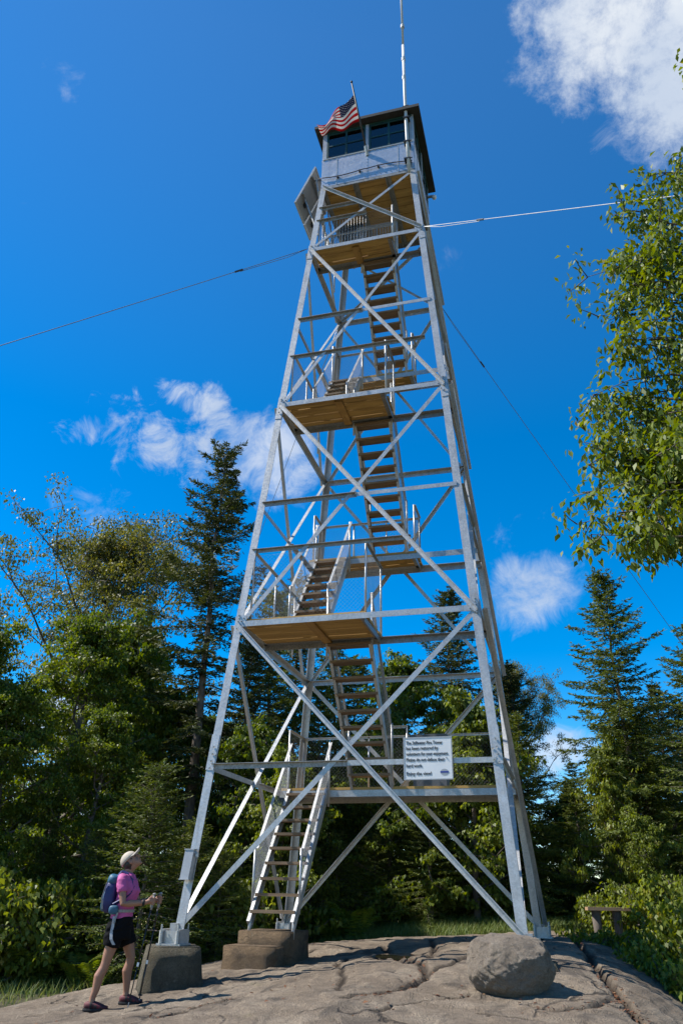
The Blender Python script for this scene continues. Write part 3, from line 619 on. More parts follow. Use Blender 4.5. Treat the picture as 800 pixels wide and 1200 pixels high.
# a second guard round the stair well on the top platform
guard((-.35, -.55, L3+.05), (.55, -.55, L3+.05), 1.0, P3, posts=3)
for (xa, ya), (xb, yb_), n_ in (((-1.0, -.58), (.55, -.58), 26), ((-1.02, -.98), (-.05, -.98), 16)):
    for i in range(n_):                                     # thin upright balusters
        t = i/(n_-1); pipe('baluster', [(xa+(xb-xa)*t, ya+(yb_-ya)*t, L3+.05), (xa+(xb-xa)*t, ya+(yb_-ya)*t, L3+.95)], P3, 0.0065)
rail('guard_rail', (-1.0, -.58, L3+.96), (.55, -.58, L3+.96), P3, .03)
for G, z, x1, yf in ((G1, M1, hw(M1)-.12, 1.04), (G2, M2, .50, .95), (G3, M3, .58, .80)):
    yb = hw(z+1)-.06; xl = -hw(z+1)+.06
    guard((xl, yb, z+.05), (min(x1, hw(z+1)-.06), yb, z+.05), 1.02, G, posts=4); guard((xl, yf+.05, z+.05), (xl, yb, z+.05), 1.02, G, posts=2)
    guard((min(x1, hw(z+1)-.06), yf+.02, z+.05), (min(x1, hw(z+1)-.06), yb, z+.05), 1.02, G, posts=2)
guard((-.02, 1.06, M1+.05), (.25, 1.06, M1+.05), 1.02, G1, posts=2)

# ---- cab
ZS, ZE = 15.585, 16.47
fl = MB()
for x in (-.34, .40): fl.angle((x, -WT+.03, ZF-.004), (x, WT-.03, ZF-.004), 0.11, 0.01, (0, 0, -1), (1, 0, 0))
for f in 'FBLR':
    a, b_, n = FACES[f]; fl.angle(corner(a, ZF)+V(n)*.004, corner(b_, ZF)+V(n)*.004, 0.09, 0.009, (0, 0, -1), -V(n))
cf = fl.build('cab_floor', 'galvd', tower)
ysf = np.linspace(-WT+.02, WT-.02, 10)
for i, (a, b_) in enumerate(zip(ysf[:-1], ysf[1:])):
    parts = [(-WT+.02, WT-.02)] if b_ < .25 else [(-WT+.02, -1.0), (-.40, WT-.02)]       # hatch over the last flight
    for x0, x1 in parts:
        m = MB(); m.box(x0, x1, a+.007, b_-.007, ZF+.001, ZF+.04); m.build('plank', 'wood', cf)
for f in 'FBLR':
    a, b_, n = FACES[f]; n = V(n); A, B = V(SG[a][0]*WT, SG[a][1]*WT, 0), V(SG[b_][0]*WT, SG[b_][1]*WT, 0); d = unit(B-A); W = 2*WT
    def P(t, z, o=0.0): return A+d*t+n*o+V(0, 0, z)
    for t0, t1 in ((.005, .36), (.355, W/2+.02), (W/2+.015, W-.36), (W-.365, W-.005)):      # lapped sheets
        m = MB(); k = 0.003*(1+int(t0*10) % 2)
        m.frame((P(t0, (ZF+ZS)/2, k)+P(t1, (ZF+ZS)/2, k))/2, d*(t1-t0)/2, n*.002, V(0, 0, (ZS-ZF)/2+.01)); m.build('wall_sheet', 'sheet', tower)
    m = MB(); m.frame((P(W/2, (ZS+ZE)/2, -.01)), d*.035, n*.03, V(0, 0, (ZE-ZS)/2)); m.build('centre_post', 'galv', tower)
    m = MB(); m.frame(P(W/2, ZS+.012, -.01), d*(WT-.02), n*.028, V(0, 0, .012)); m.build('window_sill', 'galv', tower)
    for t0, t1 in ((.10, W/2-.037), (W/2+.037, W-.10)):
        z0, z1 = ZS+.026, ZE-.03; m = MB(); c = (P(t0, 0)+P(t1, 0))/2
        for t in (t0+.022, t1-.022, (t0+t1)/2): m.frame(P(t, (z0+z1)/2, -.012), d*.022, n*.018, V(0, 0, (z1-z0)/2))
        for z in (z0+.02, z1-.02, (z0+z1)/2): m.frame((P((t0+t1)/2, z, -.0135)), d*((t1-t0)/2-.0015), n*.0165, V(0, 0, .02))
        wf = m.build('window', 'green', tower)
        for ta, tb in ((t0+.044, (t0+t1)/2-.022), ((t0+t1)/2+.022, t1-.044)):
            for za, zb in ((z0+.04, (z0+z1)/2-.02), ((z0+z1)/2+.02, z1-.04)):
                g = MB(); g.frame(P((ta+tb)/2, (za+zb)/2, -.012), d*(tb-ta)/2, n*.002, V(0, 0, (zb-za)/2)); g.build('pane', 'glass', wf)
    m = MB(); m.frame(P(W/2, ZE-.015+.03, -.015), d*(WT-.03), n*.02, V(0, 0, .03)); m.build('window_head', 'green', tower)
    # rows of rivets on the sheets, and the knocked-together look of the seam
    for t in (.358, W-.362):
        m = MB(); m.frame(P(t, (ZF+ZS)/2, .0105), d*.011, n*.0025, V(0, 0, (ZS-ZF)/2)); m.build('seam_strip', 'galv', tower)
    rv = MB()
    for t in np.arange(.05, W, .12):
        for z in (ZF+.05, ZS-.03): rv.frame(P(t, z, .008), d*.008, n*.004, V(0, 0, .008))
    for z in np.arange(ZF+.1, ZS, .1): rv.frame(P(W/2, z, .008), d*.008, n*.004, V(0, 0, .008))
    tag(rv.build('rivet_rows', 'galvd', tower), kind='stuff')
m = MB(); m.box(-WT+.06, WT-.06, -WT+.06, WT-.06, ZE+.03, ZE+.05); m.build('cab_ceiling', 'cabin_in', tower)
E_ = 1.235; zr = 16.52; m = MB()
m.add([(-E_, -E_, zr), (E_, -E_, zr), (E_, E_, zr), (-E_, E_, zr), (-E_, -E_, zr+.085), (E_, -E_, zr+.085), (E_, E_, zr+.085), (-E_, E_, zr+.085), (0, 0, zr+.62)],
      [(3, 2, 1, 0), (0, 1, 5, 4), (1, 2, 6, 5), (2, 3, 7, 6), (3, 0, 4, 7), (4, 5, 8), (5, 6, 8), (6, 7, 8), (7, 4, 8)])
rf = m.build('cab_roof', 'roof', tower)
m = MB(); m.tube([(0, 0, zr+.58), (0, 0, zr+.80)], .09, 10); m.build('roof_vent', 'galvd', rf)
m = MB(); m.box(-.45, .45, -.45, .45, 15.45, 15.50); m.box(-.06, .06, -.06, .06, ZF+.042, 15.45); m.build('map_table', 'cabin_in', tower)

# ---- things fixed to the tower
# sign on the front bar
sg0, sg1, z0s, z1s = .79, 1.445, 1.80, 2.35
ysn = -hw(2.08)-.062
sign = empty('notice_sign', ((sg0+sg1)/2, ysn, z0s), 'white rectangular notice with black lettering on the lowest crossbar of the tower', 'sign')
cx = (sg0+sg1)/2; hwid = (sg1-sg0)/2; sh_ = z1s-z0s
m = MB(); m.box(-hwid, hwid, -.006, .006, 0, sh_); m.build('board', 'white', sign)
m = MB()
for a in (-1, 1): m.box(a*hwid-(.014 if a > 0 else 0), a*hwid+(0 if a > 0 else .014), -.010, -.0065, .0145, sh_-.0145)
m.box(-hwid, hwid, -.010, -.0065, 0, .014); m.box(-hwid, hwid, -.010, -.0065, sh_-.014, sh_); m.build('border', 'box', sign)
def text_mesh(body, size, name, mat, parent, loc, width, bold=0.0):
    cu = bpy.data.curves.new(name, 'FONT'); cu.body = body; cu.size = size; cu.offset = bold; cu.resolution_u = 2; cu.extrude = 0.0012
    t = bpy.data.objects.new(name, cu); COL.objects.link(t)
    dg = bpy.context.evaluated_depsgraph_get(); me = bpy.data.meshes.new_from_object(t.evaluated_get(dg)); me.name = name
    bpy.data.objects.remove(t); bpy.data.curves.remove(cu)
    me.transform(Matrix.Rotation(math.pi/2, 4, 'X')); me.materials.clear()
    xs_ = [v.co.x for v in me.vertices]; k = width/(max(xs_)-min(xs_)); me.transform(Matrix.Diagonal((k, 1, 1, 1)))
    return link(name, me, mat, parent, loc)
for i, (ln, zz) in enumerate((('The Stillwater Fire Tower', .455), ('has been restored by', .385), ('volunteers for your enjoyment.', .312), ('Please do not deface their', .236), ('hard work.', .160), ('Enjoy the view!', .060))):
    text_mesh(ln, .062, 'lettering', 'ink', sign, (-hwid+.035, -.0085, zz), (.753, .657, .865, .787, .33, .506)[i]*2*hwid, 0.0008)
for xx in (-.22, .22):
    m = MB(); m.box(xx-.015, xx+.015, .0065, .075, .215, .285); m.build('mounting_bracket', 'galv', sign)
lg = MB(); lg.add([(.215+.055*math.cos(t), -.0075, .092+.042*math.sin(t)) for t in np.linspace(0, 2*math.pi, 25)[:-1]], [tuple(range(24))]); lg.build('emblem', 'box', sign)
lg = MB(); lg.box(.160, .270, -.0095, -.0085, .085, .106); lg.build('emblem_band', 'blueink', sign)
for xx, zz in ((-.265+.04, .268), (.285-.04, .278)): bolt(V(xx, -.006, zz), (0, -1, 0), sign, 0.55)
# cabinet on the first landing
cab = empty('steel_cabinet', (.62, 1.34, M1+.055), 'dark grey steel cabinet with overhanging lid on the lowest landing behind the notice', 'cabinet')
m = MB(); m.box(-.29, .29, -.2, .2, 0, .80); m.build('body', 'cabinet', cab)
m = MB(); m.box(-.335, .335, -.25, .25, .80, .86); m.box(-.30, .30, -.21, .21, .862, .875); m.build('lid', 'cabinet', cab)
m = MB(); m.box(-.02, .02, -.215, -.2, .40, .48); m.build('latch', 'galv', cab)
# meter box on the near left leg
lp = lambda z: corner('FL', z)
mbx = empty('junction_box', tuple(lp(.76)), 'grey steel junction box strapped to the leg above the tapered concrete footing', 'junction box')
m = MB(); ax = unit(lp(1.35)-lp(.85)); m.frame(V(0.045, -.075, 0)+ax*.0, V(.062, 0, 0), V(0, .05, 0), ax*.18); m.build('case', 'box', mbx)
for k in (-1, 1): m = MB(); m.frame(V(.045, -.075, 0)+ax*k*.184, V(.072, 0, 0), V(0, .058, 0), ax*.006); m.build('end_flange', 'box', mbx)
m = MB(); m.tube([V(.10, -.06, .14), V(.15, -.06, .14)], .018, 10); m.tube([V(.15, -.06, .14), V(.15, -.06, .09)], .025, 10); m.build('conduit_fitting', 'galv', mbx)
# solar panels on the left face below the cab
sp = empty('solar_panel_array', (-1.3, -.4, 14.6), 'pair of tilted solar panels seen from behind beside the cab', 'solar panel')
top0, bot0 = V(-1.27, 0, 15.60), V(-1.72, 0, 14.56); o0 = V(sp.location); ds = unit(bot0-top0); nn = unit(V(-(bot0-top0)[2], 0, (bot0-top0)[0])); nn = nn if nn[0] < 0 else -nn
Ls = np.linalg.norm(bot0-top0)
for ya, yb_ in ((-.95, -.30), (-.27, .22)):
    c = (top0+bot0)/2+V(0, (ya+yb_)/2, 0)-o0; hy = (yb_-ya)/2
    m = MB(); m.frame(c, ds*(Ls/2-.004), V(0, hy-.004, 0), nn*.008); pnl = m.build('panel', ['pvback'], sp)
    m = MB(); m.frame(c+nn*.010, ds*(Ls/2-.03), V(0, hy-.03, 0), nn*.001); m.build('cells', 'pv', pnl)
    m = MB()
    for k in (-1, 1):
        m.frame(c+V(0, k*(hy-.015), 0), ds*Ls/2, V(0, .015, 0), nn*.022); m.frame(c+ds*k*(Ls/2-.015), ds*.015, V(0, hy-.031, 0), nn*.0215)
    m.build('frame', 'galv', pnl)
    m = MB(); m.frame(c-nn*.03+ds*.28, ds*.07, V(0, .05, 0), nn*.02); m.build('connector_box', 'dark', pnl)
m = MB()
for y in (-.85, .10): m.bar(top0+V(.0, y, -.25)-o0, V(-hw(14.4), y, 14.1)-o0, .035, .035); 
for fr_ in (.25, .72): m.bar(top0+ds*Ls*fr_+V(0, -.93, 0)-nn*.045-o0, top0+ds*Ls*fr_+V(0, .2, 0)-nn*.045-o0, .04, .04)
m.bar(top0+ds*Ls*.72+V(0, -.8, 0)-nn*.05-o0, V(-hw(13.5), -.85, 13.5)-o0, .03, .03); m.bar(top0+ds*Ls*.25+V(0, -.8, 0)-nn*.05-o0, V(-WT-.01, -.8, 15.3)-o0, .03, .03)
m.build('bracket', 'galvd', sp)
# antenna mast
mast = empty('antenna_mast', (.93, -1.16, 14.5), 'tall weathered white antenna mast clamped to the front corner of the cab', 'antenna mast')
pts = [(0.03, -.02, .0), (0.0, 0, 1.2), (-.02, 0.01, 2.6), (-.03, .02, 4.5), (-.045, .02, 7.5), (-.05, .02, 11)]
m = MB(); m.tube(pts[:4], [.036, .036, .036, .034], 10); m.tube([pts[3], pts[4], pts[5]], .028, 10); m.build('pole', 'rope', mast, smooth_=True)
for z in (.42, .98, 1.78, 2.15):
    m = MB(); m.box(-.07, .07, -.05, .11, z-.02, z+.02); m.tube([(-.07, -.03, z), (.11, -.03, z)], .013, 6); m.build('clamp', 'dark', mast)
for z in (3.2, 3.9, 5.2): m = MB(); m.tube([(-.03, .02, z), (-.03, .02, z+.12)], .046, 10); m.build('coupling', 'rope', mast)
# cable drooping across the cab front, with its clips
m = MB(); cpts = []
for t in np.linspace(0, 1, 26):
    x = -1.10+2.12*t; cpts.append((x, -1.105, 14.98-.09*math.sin(t*2.2*math.pi)*0.5-.10*(t-.5)**2*0+(-.02 if t > .5 else 0)))
m.tube([(-1.12, -.7, 14.9)]+cpts, .011, 6); wr = m.build('drooping_cable', 'cable', None, smooth_=True)
tag(wr, 'thin dark cable drooping across the metal sheets below the cab windows', 'cable')
for t in (5, 11, 16): m = MB(); x, y, z = cpts[t]; m.box(x-.02, x+.02, y-.012, y+.03, z-.045, z+.012); m.build('clip', 'dark', wr)
# floodlight on the far right corner of the cab
ft = empty('security_light', (1.12, .85, 15.95), 'small white lamp fixed under the eave on the side of the cab', 'lamp')
m = MB(); m.box(-.05, .08, -.03, .03, -.02, .02); m.build('arm', 'box', ft); m = MB(); m.ellipsoid((.12, 0, -.05), (.06, .06, .07)); m.build('lamp_head', 'white', ft, smooth_=True)
# flag on an inclined staff
base, tip = V(.0, -1.085, 15.50), at_y(412, 97, -1.95)
flag = empty('flag', tuple(base), 'striped red and white flag with starred blue corner on a slanting dark staff', 'flag')
dt = unit(tip-base); Lp = np.linalg.norm(tip-base)
m = MB(); m.tube([V(0, 0, 0), dt*Lp], [.021, .017], 8); m.build('staff', 'cable', flag, smooth_=True)
m = MB(); m.ellipsoid(dt*(Lp+.02), (.028, .028, .028)); m.build('finial', 'dark', flag)
m = MB(); m.tube([V(0, .02, -.06), V(0, 0, 0)+dt*.16], .04, 8); m.build('holder', 'galv', flag)
def flag_mat():
    mt, nt, b = new_mat('flag_cloth'); uv = nd(nt, 'ShaderNodeUVMap'); sp_ = nd(nt, 'ShaderNodeSeparateXYZ'); nt.links.new(uv.outputs[0], sp_.inputs[0])
    def mth(op, a, b_=None):
        n = nd(nt, 'ShaderNodeMath', operation=op)
        for i, v in enumerate((a, b_)):
            if v is None: continue
            if isinstance(v, (int, float)): n.inputs[i].default_value = v
            else: nt.links.new(v, n.inputs[i])
        return n.outputs[0]
    u, v = sp_.outputs[0], sp_.outputs[1]
    stripe = mth('LESS_THAN', mth('MODULO', mth('FLOOR', mth('MULTIPLY', v, 13)), 2), 0.5)      # odd rows red
    col = mixc(nt, stripe, (0.80, 0.78, 0.76), (0.62, 0.008, 0.018))
    canton = mth('MULTIPLY', mth('LESS_THAN', u, 0.40), mth('GREATER_THAN', v, 6/13))
    su = mth('MULTIPLY', u, 11/0.40); sv = mth('MULTIPLY', mth('SUBTRACT', v, 6/13), 9/(7/13))
    iu, iv = mth('FLOOR', su), mth('FLOOR', sv); par = mth('LESS_THAN', mth('MODULO', mth('ADD', iu, iv), 2), 0.5)
    fu = mth('SUBTRACT', mth('FRACT', su), 0.5); fv = mth('SUBTRACT', mth('FRACT', sv), 0.5)
    star = mth('MULTIPLY', mth('LESS_THAN', mth('ADD', mth('MULTIPLY', fu, fu), mth('MULTIPLY', fv, fv)), 0.07), par)
    col = mixc(nt, canton, col, mixc(nt, star, (0.015, 0.02, 0.10), (0.7, 0.7, 0.72)))
    nt.links.new(col, b.inputs['Base Color']); b.inputs['Roughness'].default_value = 0.8
    out = nt.nodes['Material Output']; tr = nd(nt, 'ShaderNodeBsdfTranslucent'); nt.links.new(col, tr.inputs[0]); ms = nd(nt, 'ShaderNodeMixShader'); ms.inputs[0].default_value = 0.5
    nt.links.new(b.outputs[0], ms.inputs[1]); nt.links.new(tr.outputs[0], ms.inputs[2]); nt.links.new(ms.outputs[0], out.inputs['Surface']); return mt
# cloth: hoist along the upper staff, fly end blown left and drooping
h1, h0 = base+dt*(Lp*.84), base+dt*(Lp*.46); fa, fb = at_y(371, 149, -1.55), at_y(377, 153, -1.45)
nu, nv = 26, 14; vs = []; uvs = []
for j in range(nv):
    for i in range(nu):
        u, v = i/(nu-1), j/(nv-1)
        vv = v*1.45 if v < 6/13 else .669+(v-6/13)*.614          # the upper part gathers in folds
        hp = h0+(h1-h0)*vv; fp = fb+(fa-fb)*vv
        p = hp+(fp-hp)*u+V(0, 0, -.10*math.sin(math.pi*u)*(1-v)*1.6-.06*math.sin(math.pi*u)*v)
        wv = .07*math.sin(u*11+v*3.0)*u**.6+.04*math.sin(u*5-v*6)*u
        p = p+V(.15*wv, -1.0*wv, .35*wv); vs.append(p-base); uvs.append((u, v))
fs = [(j*nu+i, j*nu+i+1, (j+1)*nu+i+1, (j+1)*nu+i) for j in range(nv-1) for i in range(nu-1)]
fm = MB(); fm.add(vs, fs); fo = fm.build('cloth', flag_mat(), flag, smooth_=True); ul = fo.data.uv_layers.new(name='UVMap')
for lp_ in fo.data.loops: ul.data[lp_.index].uv = uvs[lp_.vertex_index]
so_ = fo.modifiers.new('thickness', 'SOLIDIFY'); so_.thickness = 0.003
# four guys from the upper panel points to the ground
def guy(c, ang, label, mat='wire', double=True, d=13.0, r=.0065, sag=.08):
    A = corner(c, L3)+V(SG[c][0]*.02, SG[c][1]*.02, 0); gxy = A[:2]+d*V(math.cos(math.radians(ang)), math.sin(math.radians(ang)))
    B = V(gxy[0], gxy[1], ground(*gxy)-.05); root = empty('guy_wire', tuple(A), label, 'guy wire', 'guy wires of the tower')
    n = 24; pts = [A+(B-A)*t-V(0, 0, sag*4*t*(1-t))-A for t in np.linspace(0, 1, n)]
    m = MB(); m.tube(pts, r, 6, cap=True); m.build('strand', mat, root, smooth_=True)
    if double:                                               # the return end, clipped back on the strand
        k = V(0, 0, -.06); m = MB(); m.tube([pts[0]*0, pts[1]*.6+k, pts[2]*.95+k*.6, pts[2]], r*.85, 6); m.build('return_end', mat, root, smooth_=True)
        m = MB(); m.tube([pts[2]*.93, pts[2]*1.03], r*3, 8); m.build('clip', 'dark', root)
    return root
guy('FL', 222.5, 'dark guy wire from the front corner beside the solar panels', d=17.0)
guy('FR', 317, 'pale bright guy wire from the front corner below the antenna mast', 'rope', d=18.7, r=.006, sag=.01)
guy('BR', 46, 'dark guy wire from the rear corner, passing by the broad-leaved tree branches')
guy('BL', 136, 'thin dark guy wire from the rear corner, crossing in front of the tall spruce', r=.006)

# ------------------------------------------------------------------ concrete, boulder, bench
def frustum(name, loc, z0, z1, wb, db, wt, dt_, mat, label, cat, group=None, rz=0, cuts=10, rough=.012, seed=0):
    """cast block with worn, uneven faces"""
    r = random.Random(seed); bm = bmesh.new(); bmesh.ops.create_cube(bm, size=2)
    bmesh.ops.bevel(bm, geom=bm.edges[:], offset=.035, segments=2, affect='EDGES')
    bmesh.ops.subdivide_edges(bm, edges=bm.edges[:], cuts=3, use_grid_fill=True)
    for v in bm.verts:
        t = (v.co.z+1)/2; sx = wb/2+(wt/2-wb/2)*t; sy = db/2+(dt_/2-db/2)*t
        n_ = float(vnoise(v.co.x*3+v.co.z, v.co.y*3-v.co.z*2, 2.0, seed+1))
        v.co = Vector((v.co.x*sx*(1+n_*rough*3), v.co.y*sy*(1+n_*rough*3), z0+(z1-z0)*t+n_*rough*.6))
    me = bpy.data.meshes.new(name); bm.to_mesh(me); bm.free(); o = link(name, me, mat, None, loc); o.rotation_euler[2] = rz
    me.polygons.foreach_set('use_smooth', [True]*len(me.polygons)); me.update()
    return tag(o, label, cat, group)
for c, lab, rz, wb in (('FL', 'tapered mossy concrete footing under the tower leg beside the hiker', 31, .80), ('BL', 'concrete footing behind the stair steps', 0, .7), ('FR', 'low concrete footing hidden behind the boulder', 0, .7)):
    x, y, _ = corner(c, 0); g = min(float(rock_base(x+a, y+b_)) for a in (-.4, .4) for b_ in (-.4, .4))
    frustum('concrete_footing', (x, y, 0), g-.06, SHOE_Z[c]-.002, wb, wb, wb*.80, wb*.80, 'concrete', lab, 'footing', 'tower footings', math.radians(rz), seed=len(lab))
st = empty('concrete_steps', (-1.53, -.75, 0), 'two brown concrete steps at the foot of the tower stairs', 'steps')
def slab(name, x0, x1, y0, y1, z0, z1, seed):
    o = frustum(name, ((x0+x1)/2, (y0+y1)/2, 0), z0, z1, x1-x0, y1-y0, x1-x0-.02, y1-y0-.02, 'step', None, None, seed=seed, rough=.009); o.parent = st
slab('upper_step', -.44, .40, -.02, .85, -.66, -.055, 3); slab('lower_step', -.52, .30, -.36, .40, -.74, -.235, 5)
st.location = (-1.56, -.66, 0)

def boulder():
    c = V(2.10, -3.45); bm = bmesh.new(); bmesh.ops.create_icosphere(bm, subdivisions=6, radius=1)
    z0 = float(rock_base(c[0], c[1]))
    rr = random.Random(5); planes = []
    for k in range(26):
        n = unit([rr.gauss(0, 1), rr.gauss(0, 1), rr.gauss(0, .8)]); planes.append((n, rr.uniform(.84, .97)))
    planes += [(unit((0, 0, 1)), .80), (unit((-.35, -.2, 1)), .86), (unit((-1, -.25, .15)), .86), (unit((.5, -.8, -.1)), .88), (unit((1, .1, .5)), .90), (unit((-.2, -1, .25)), .9)]
    for v in bm.verts:
        p = np.array(v.co)
        for n, d in planes:
            e = p@n-d
            if e > 0: p = p-n*e*.9
        nz = vnoise(p[0]*4+p[2]*2, p[1]*4-p[2]*3, 1.3, 21)*.05+vnoise(p[0]*9-p[2]*5, p[1]*9+p[2]*7, 1.0, 22)*.04+vnoise(p[0]*22+p[2]*15, p[1]*22-p[2]*17, 1.0, 23)*.045+vnoise(p[0]*45-p[2]*33, p[1]*45+p[2]*31, 1.0, 24)*.022
        p = p*(1+float(nz)); v.co = Vector((p[0]*.465, p[1]*.40, p[2]*.325))
    me = bpy.data.meshes.new('boulder'); bm.to_mesh(me); bm.free(); o = link('boulder', me, 'boulder', None, (c[0], c[1], z0+.225))
    o.rotation_euler = (0.03, .06, .22); me.polygons.foreach_set('use_smooth', [True]*len(me.polygons))
    return tag(o, 'large rounded granite boulder on the bedrock in front of a tower leg', 'boulder')
boulder()
bp = at_d(711, 1063, 16.3); bz = ground(bp[0], bp[1])
bench = empty('wooden_bench', (bp[0], bp[1], bz), 'weathered plank bench on two log legs half hidden by bushes', 'bench', rz=.15)
hb = .33-bz
m = MB(); m.box(-.37, .37, -.15, .15, hb-.055, hb); m.build('seat', 'bench', bench)
for x in (-.2, .16):
    m = MB(); m.tube([(x-.02, 0, -.1), (x, .02, .15), (x-.01, 0, hb-.056)], [.09, .075, .085], 9); m.build('leg', 'bark', bench, smooth_=True)

# ------------------------------------------------------------------ vegetation
def rand_unit(n): v = rng.normal(size=(n, 3)); return v/np.linalg.norm(v, axis=1)[:, None]
def leaf_quads(P, d, s, L, W, droop=0.25):
    """rhombic leaves folded a little: P base points, d directions, s side vectors"""
    L = np.broadcast_to(L, (len(P),))[:, None]; W = np.broadcast_to(W, (len(P),))[:, None]
    n = np.cross(d, s); n = n*np.sign(n[:, 2:3]+1e-9)
    mid = P+d*L*.48; tip = P+d*L-n*L*droop
    v = np.stack([P, mid+s*W/2+n*W*.12, tip, mid-s*W/2+n*W*.12], 1).reshape(-1, 3)
    return v, np.arange(len(P)*4).reshape(-1, 4)
def tube_arrays(segs, n=5):
    """many tapered straight segments as one mesh: segs (p0,p1,r0,r1)"""
    P0 = np.array([s[0] for s in segs]); P1 = np.array([s[1] for s in segs]); R0 = np.array([s[2] for s in segs]); R1 = np.array([s[3] for s in segs])
    d = P1-P0; d /= np.linalg.norm(d, axis=1)[:, None]+1e-9; a = np.where(np.abs(d[:, 2:3]) > .9, [[1., 0, 0]], [[0, 0, 1.]])
    e1 = np.cross(d, a); e1 /= np.linalg.norm(e1, axis=1)[:, None]; e2 = np.cross(d, e1); th = np.arange(n)*2*np.pi/n
    ring = np.cos(th)[None, :, None]*e1[:, None]+np.sin(th)[None, :, None]*e2[:, None]
    v = np.concatenate([P0[:, None]+R0[:, None, None]*ring, P1[:, None]+R1[:, None, None]*ring], 1).reshape(-1, 3)
    b = (np.arange(len(segs))*2*n)[:, None]; k = np.arange(n)[None, :]; k2 = (k+1) % n
    f = np.stack([b+k, b+k2, b+n+k2, b+n+k], 2).reshape(-1, 4); return v, f
def limb(p, d, length, r, nseg, segs, wob, lift, rr):
    pts = [p]; d = unit(d)
    for i in range(nseg):
        d = unit(d+wob*V(rr.gauss(0, 1), rr.gauss(0, 1), rr.gauss(0, .7))+V(0, 0, lift)); q = p+d*length/nseg
        segs.append((p, q, r*(1-.8*i/nseg)+.004, r*(1-.8*(i+1)/nseg)+.003)); p = q; pts.append(p)
    return pts, d
def broad_tree(seed, H=10.0, R=3.0, z0=.28, nl=14, leaves=46000, lsize=.10, shape=1.0, spread=.42, clump=1.0, twigs=5, subs=6, bare=0.0):
    """broad-leaved tree: trunk, limbs, branches, twigs, and leaves gathered round the twigs"""
    rr = random.Random(seed); segs = []; tips = []
    tp = [V(0, 0, -.3)]; d = V(0, 0, 1)
    for i in range(9):
        d = unit(d+.07*V(rr.gauss(0, 1), rr.gauss(0, 1), 0)+V(0, 0, .12)); tp.append(tp[-1]+d*H*.93/9)
    r0 = H*.014
    for i in range(9): segs.append((tp[i], tp[i+1], r0*(1-i/9.6)+.012, r0*(1-(i+1)/9.6)+.010))
    ga = rr.uniform(0, 6)
    for k in range(nl):
        t = z0+(1-z0)*((k+rr.random()*.7)/nl)**.85; t = min(t, .985); i = min(int(t*9), 8); p = tp[i]+(tp[i+1]-tp[i])*(t*9-i)
        u = (t-z0)/(1-z0); prof = (math.sin(math.pi*min(1, (.16+u*.84))**.8)**.7)*shape+(1-shape)*(1-u*.7)
        ga += 2.4+rr.uniform(-.5, .5); el = .15+.75*u+rr.uniform(-.15, .2); ln = R*max(.28, prof)*rr.uniform(.78, 1.15)
        pts, _ = limb(p, V(math.cos(ga)*math.cos(el), math.sin(ga)*math.cos(el), math.sin(el)), ln, r0*.42*(1-.6*u), 6, segs, .13, .05, rr)
        for j in range(subs):
            q = pts[1+int(rr.random()*5.99)] if j else pts[-1]; dd = V(rr.gauss(0, 1), rr.gauss(0, 1), rr.gauss(.25, .6))
            p2, _ = limb(q, unit(q-p+1e-6)*.6+unit(dd), ln*rr.uniform(.28, .5), .014, 4, segs, .16, .03, rr)
            for m_ in range(twigs):
                q2 = p2[1+int(rr.random()*3.99)] if m_ else p2[-1]; p3, _ = limb(q2, unit(V(rr.gauss(0, 1), rr.gauss(0, 1), rr.gauss(.1, .6))), rr.uniform(.25, .55)*clump, .006, 2, segs, .2, 0, rr)
                tips.append(p3[-1]); tips.append(p3[1])
    tips = np.array(tips); keep = rng.random(len(tips)) > bare; tips = tips[keep]
    w = rng.uniform(.25, 1.3, len(tips))**1.8; idx = rng.choice(len(tips), leaves, p=w/w.sum())
    off = rand_unit(leaves)*(rng.random(leaves)**.5)[:, None]*spread*np.array([1, 1, .62]); P = tips[idx]+off
    dd = rand_unit(leaves)*.9+unit(V(0, 0, -.25)); dd[:, :2] += off[:, :2]*1.2; dd /= np.linalg.norm(dd, axis=1)[:, None]
    s = np.cross(dd, rand_unit(leaves)*.55+np.array([0, 0, 1.])); s /= np.linalg.norm(s, axis=1)[:, None]+1e-9
    L = lsize*rng.uniform(.6, 1.25, leaves); v, f = leaf_quads(P, dd, s, L, L*.62)
    ctint = rng.normal(.45, .17, len(tips))[idx]; tint = np.clip(ctint+rng.normal(0, .13, leaves), 0, 1)
    big = [s_ for s_ in segs if s_[2] > .012]; sm = [s_ for s_ in segs if s_[2] <= .012]
    v1, f1 = tube_arrays(big, 7); v2, f2 = tube_arrays(sm, 3)
    tm = np_mesh('trunk', np.concatenate([v1, v2]), np.concatenate([f1, f2+len(v1)]), smooth_=True)
    return tm, np_mesh('crown', v, f, tint), H
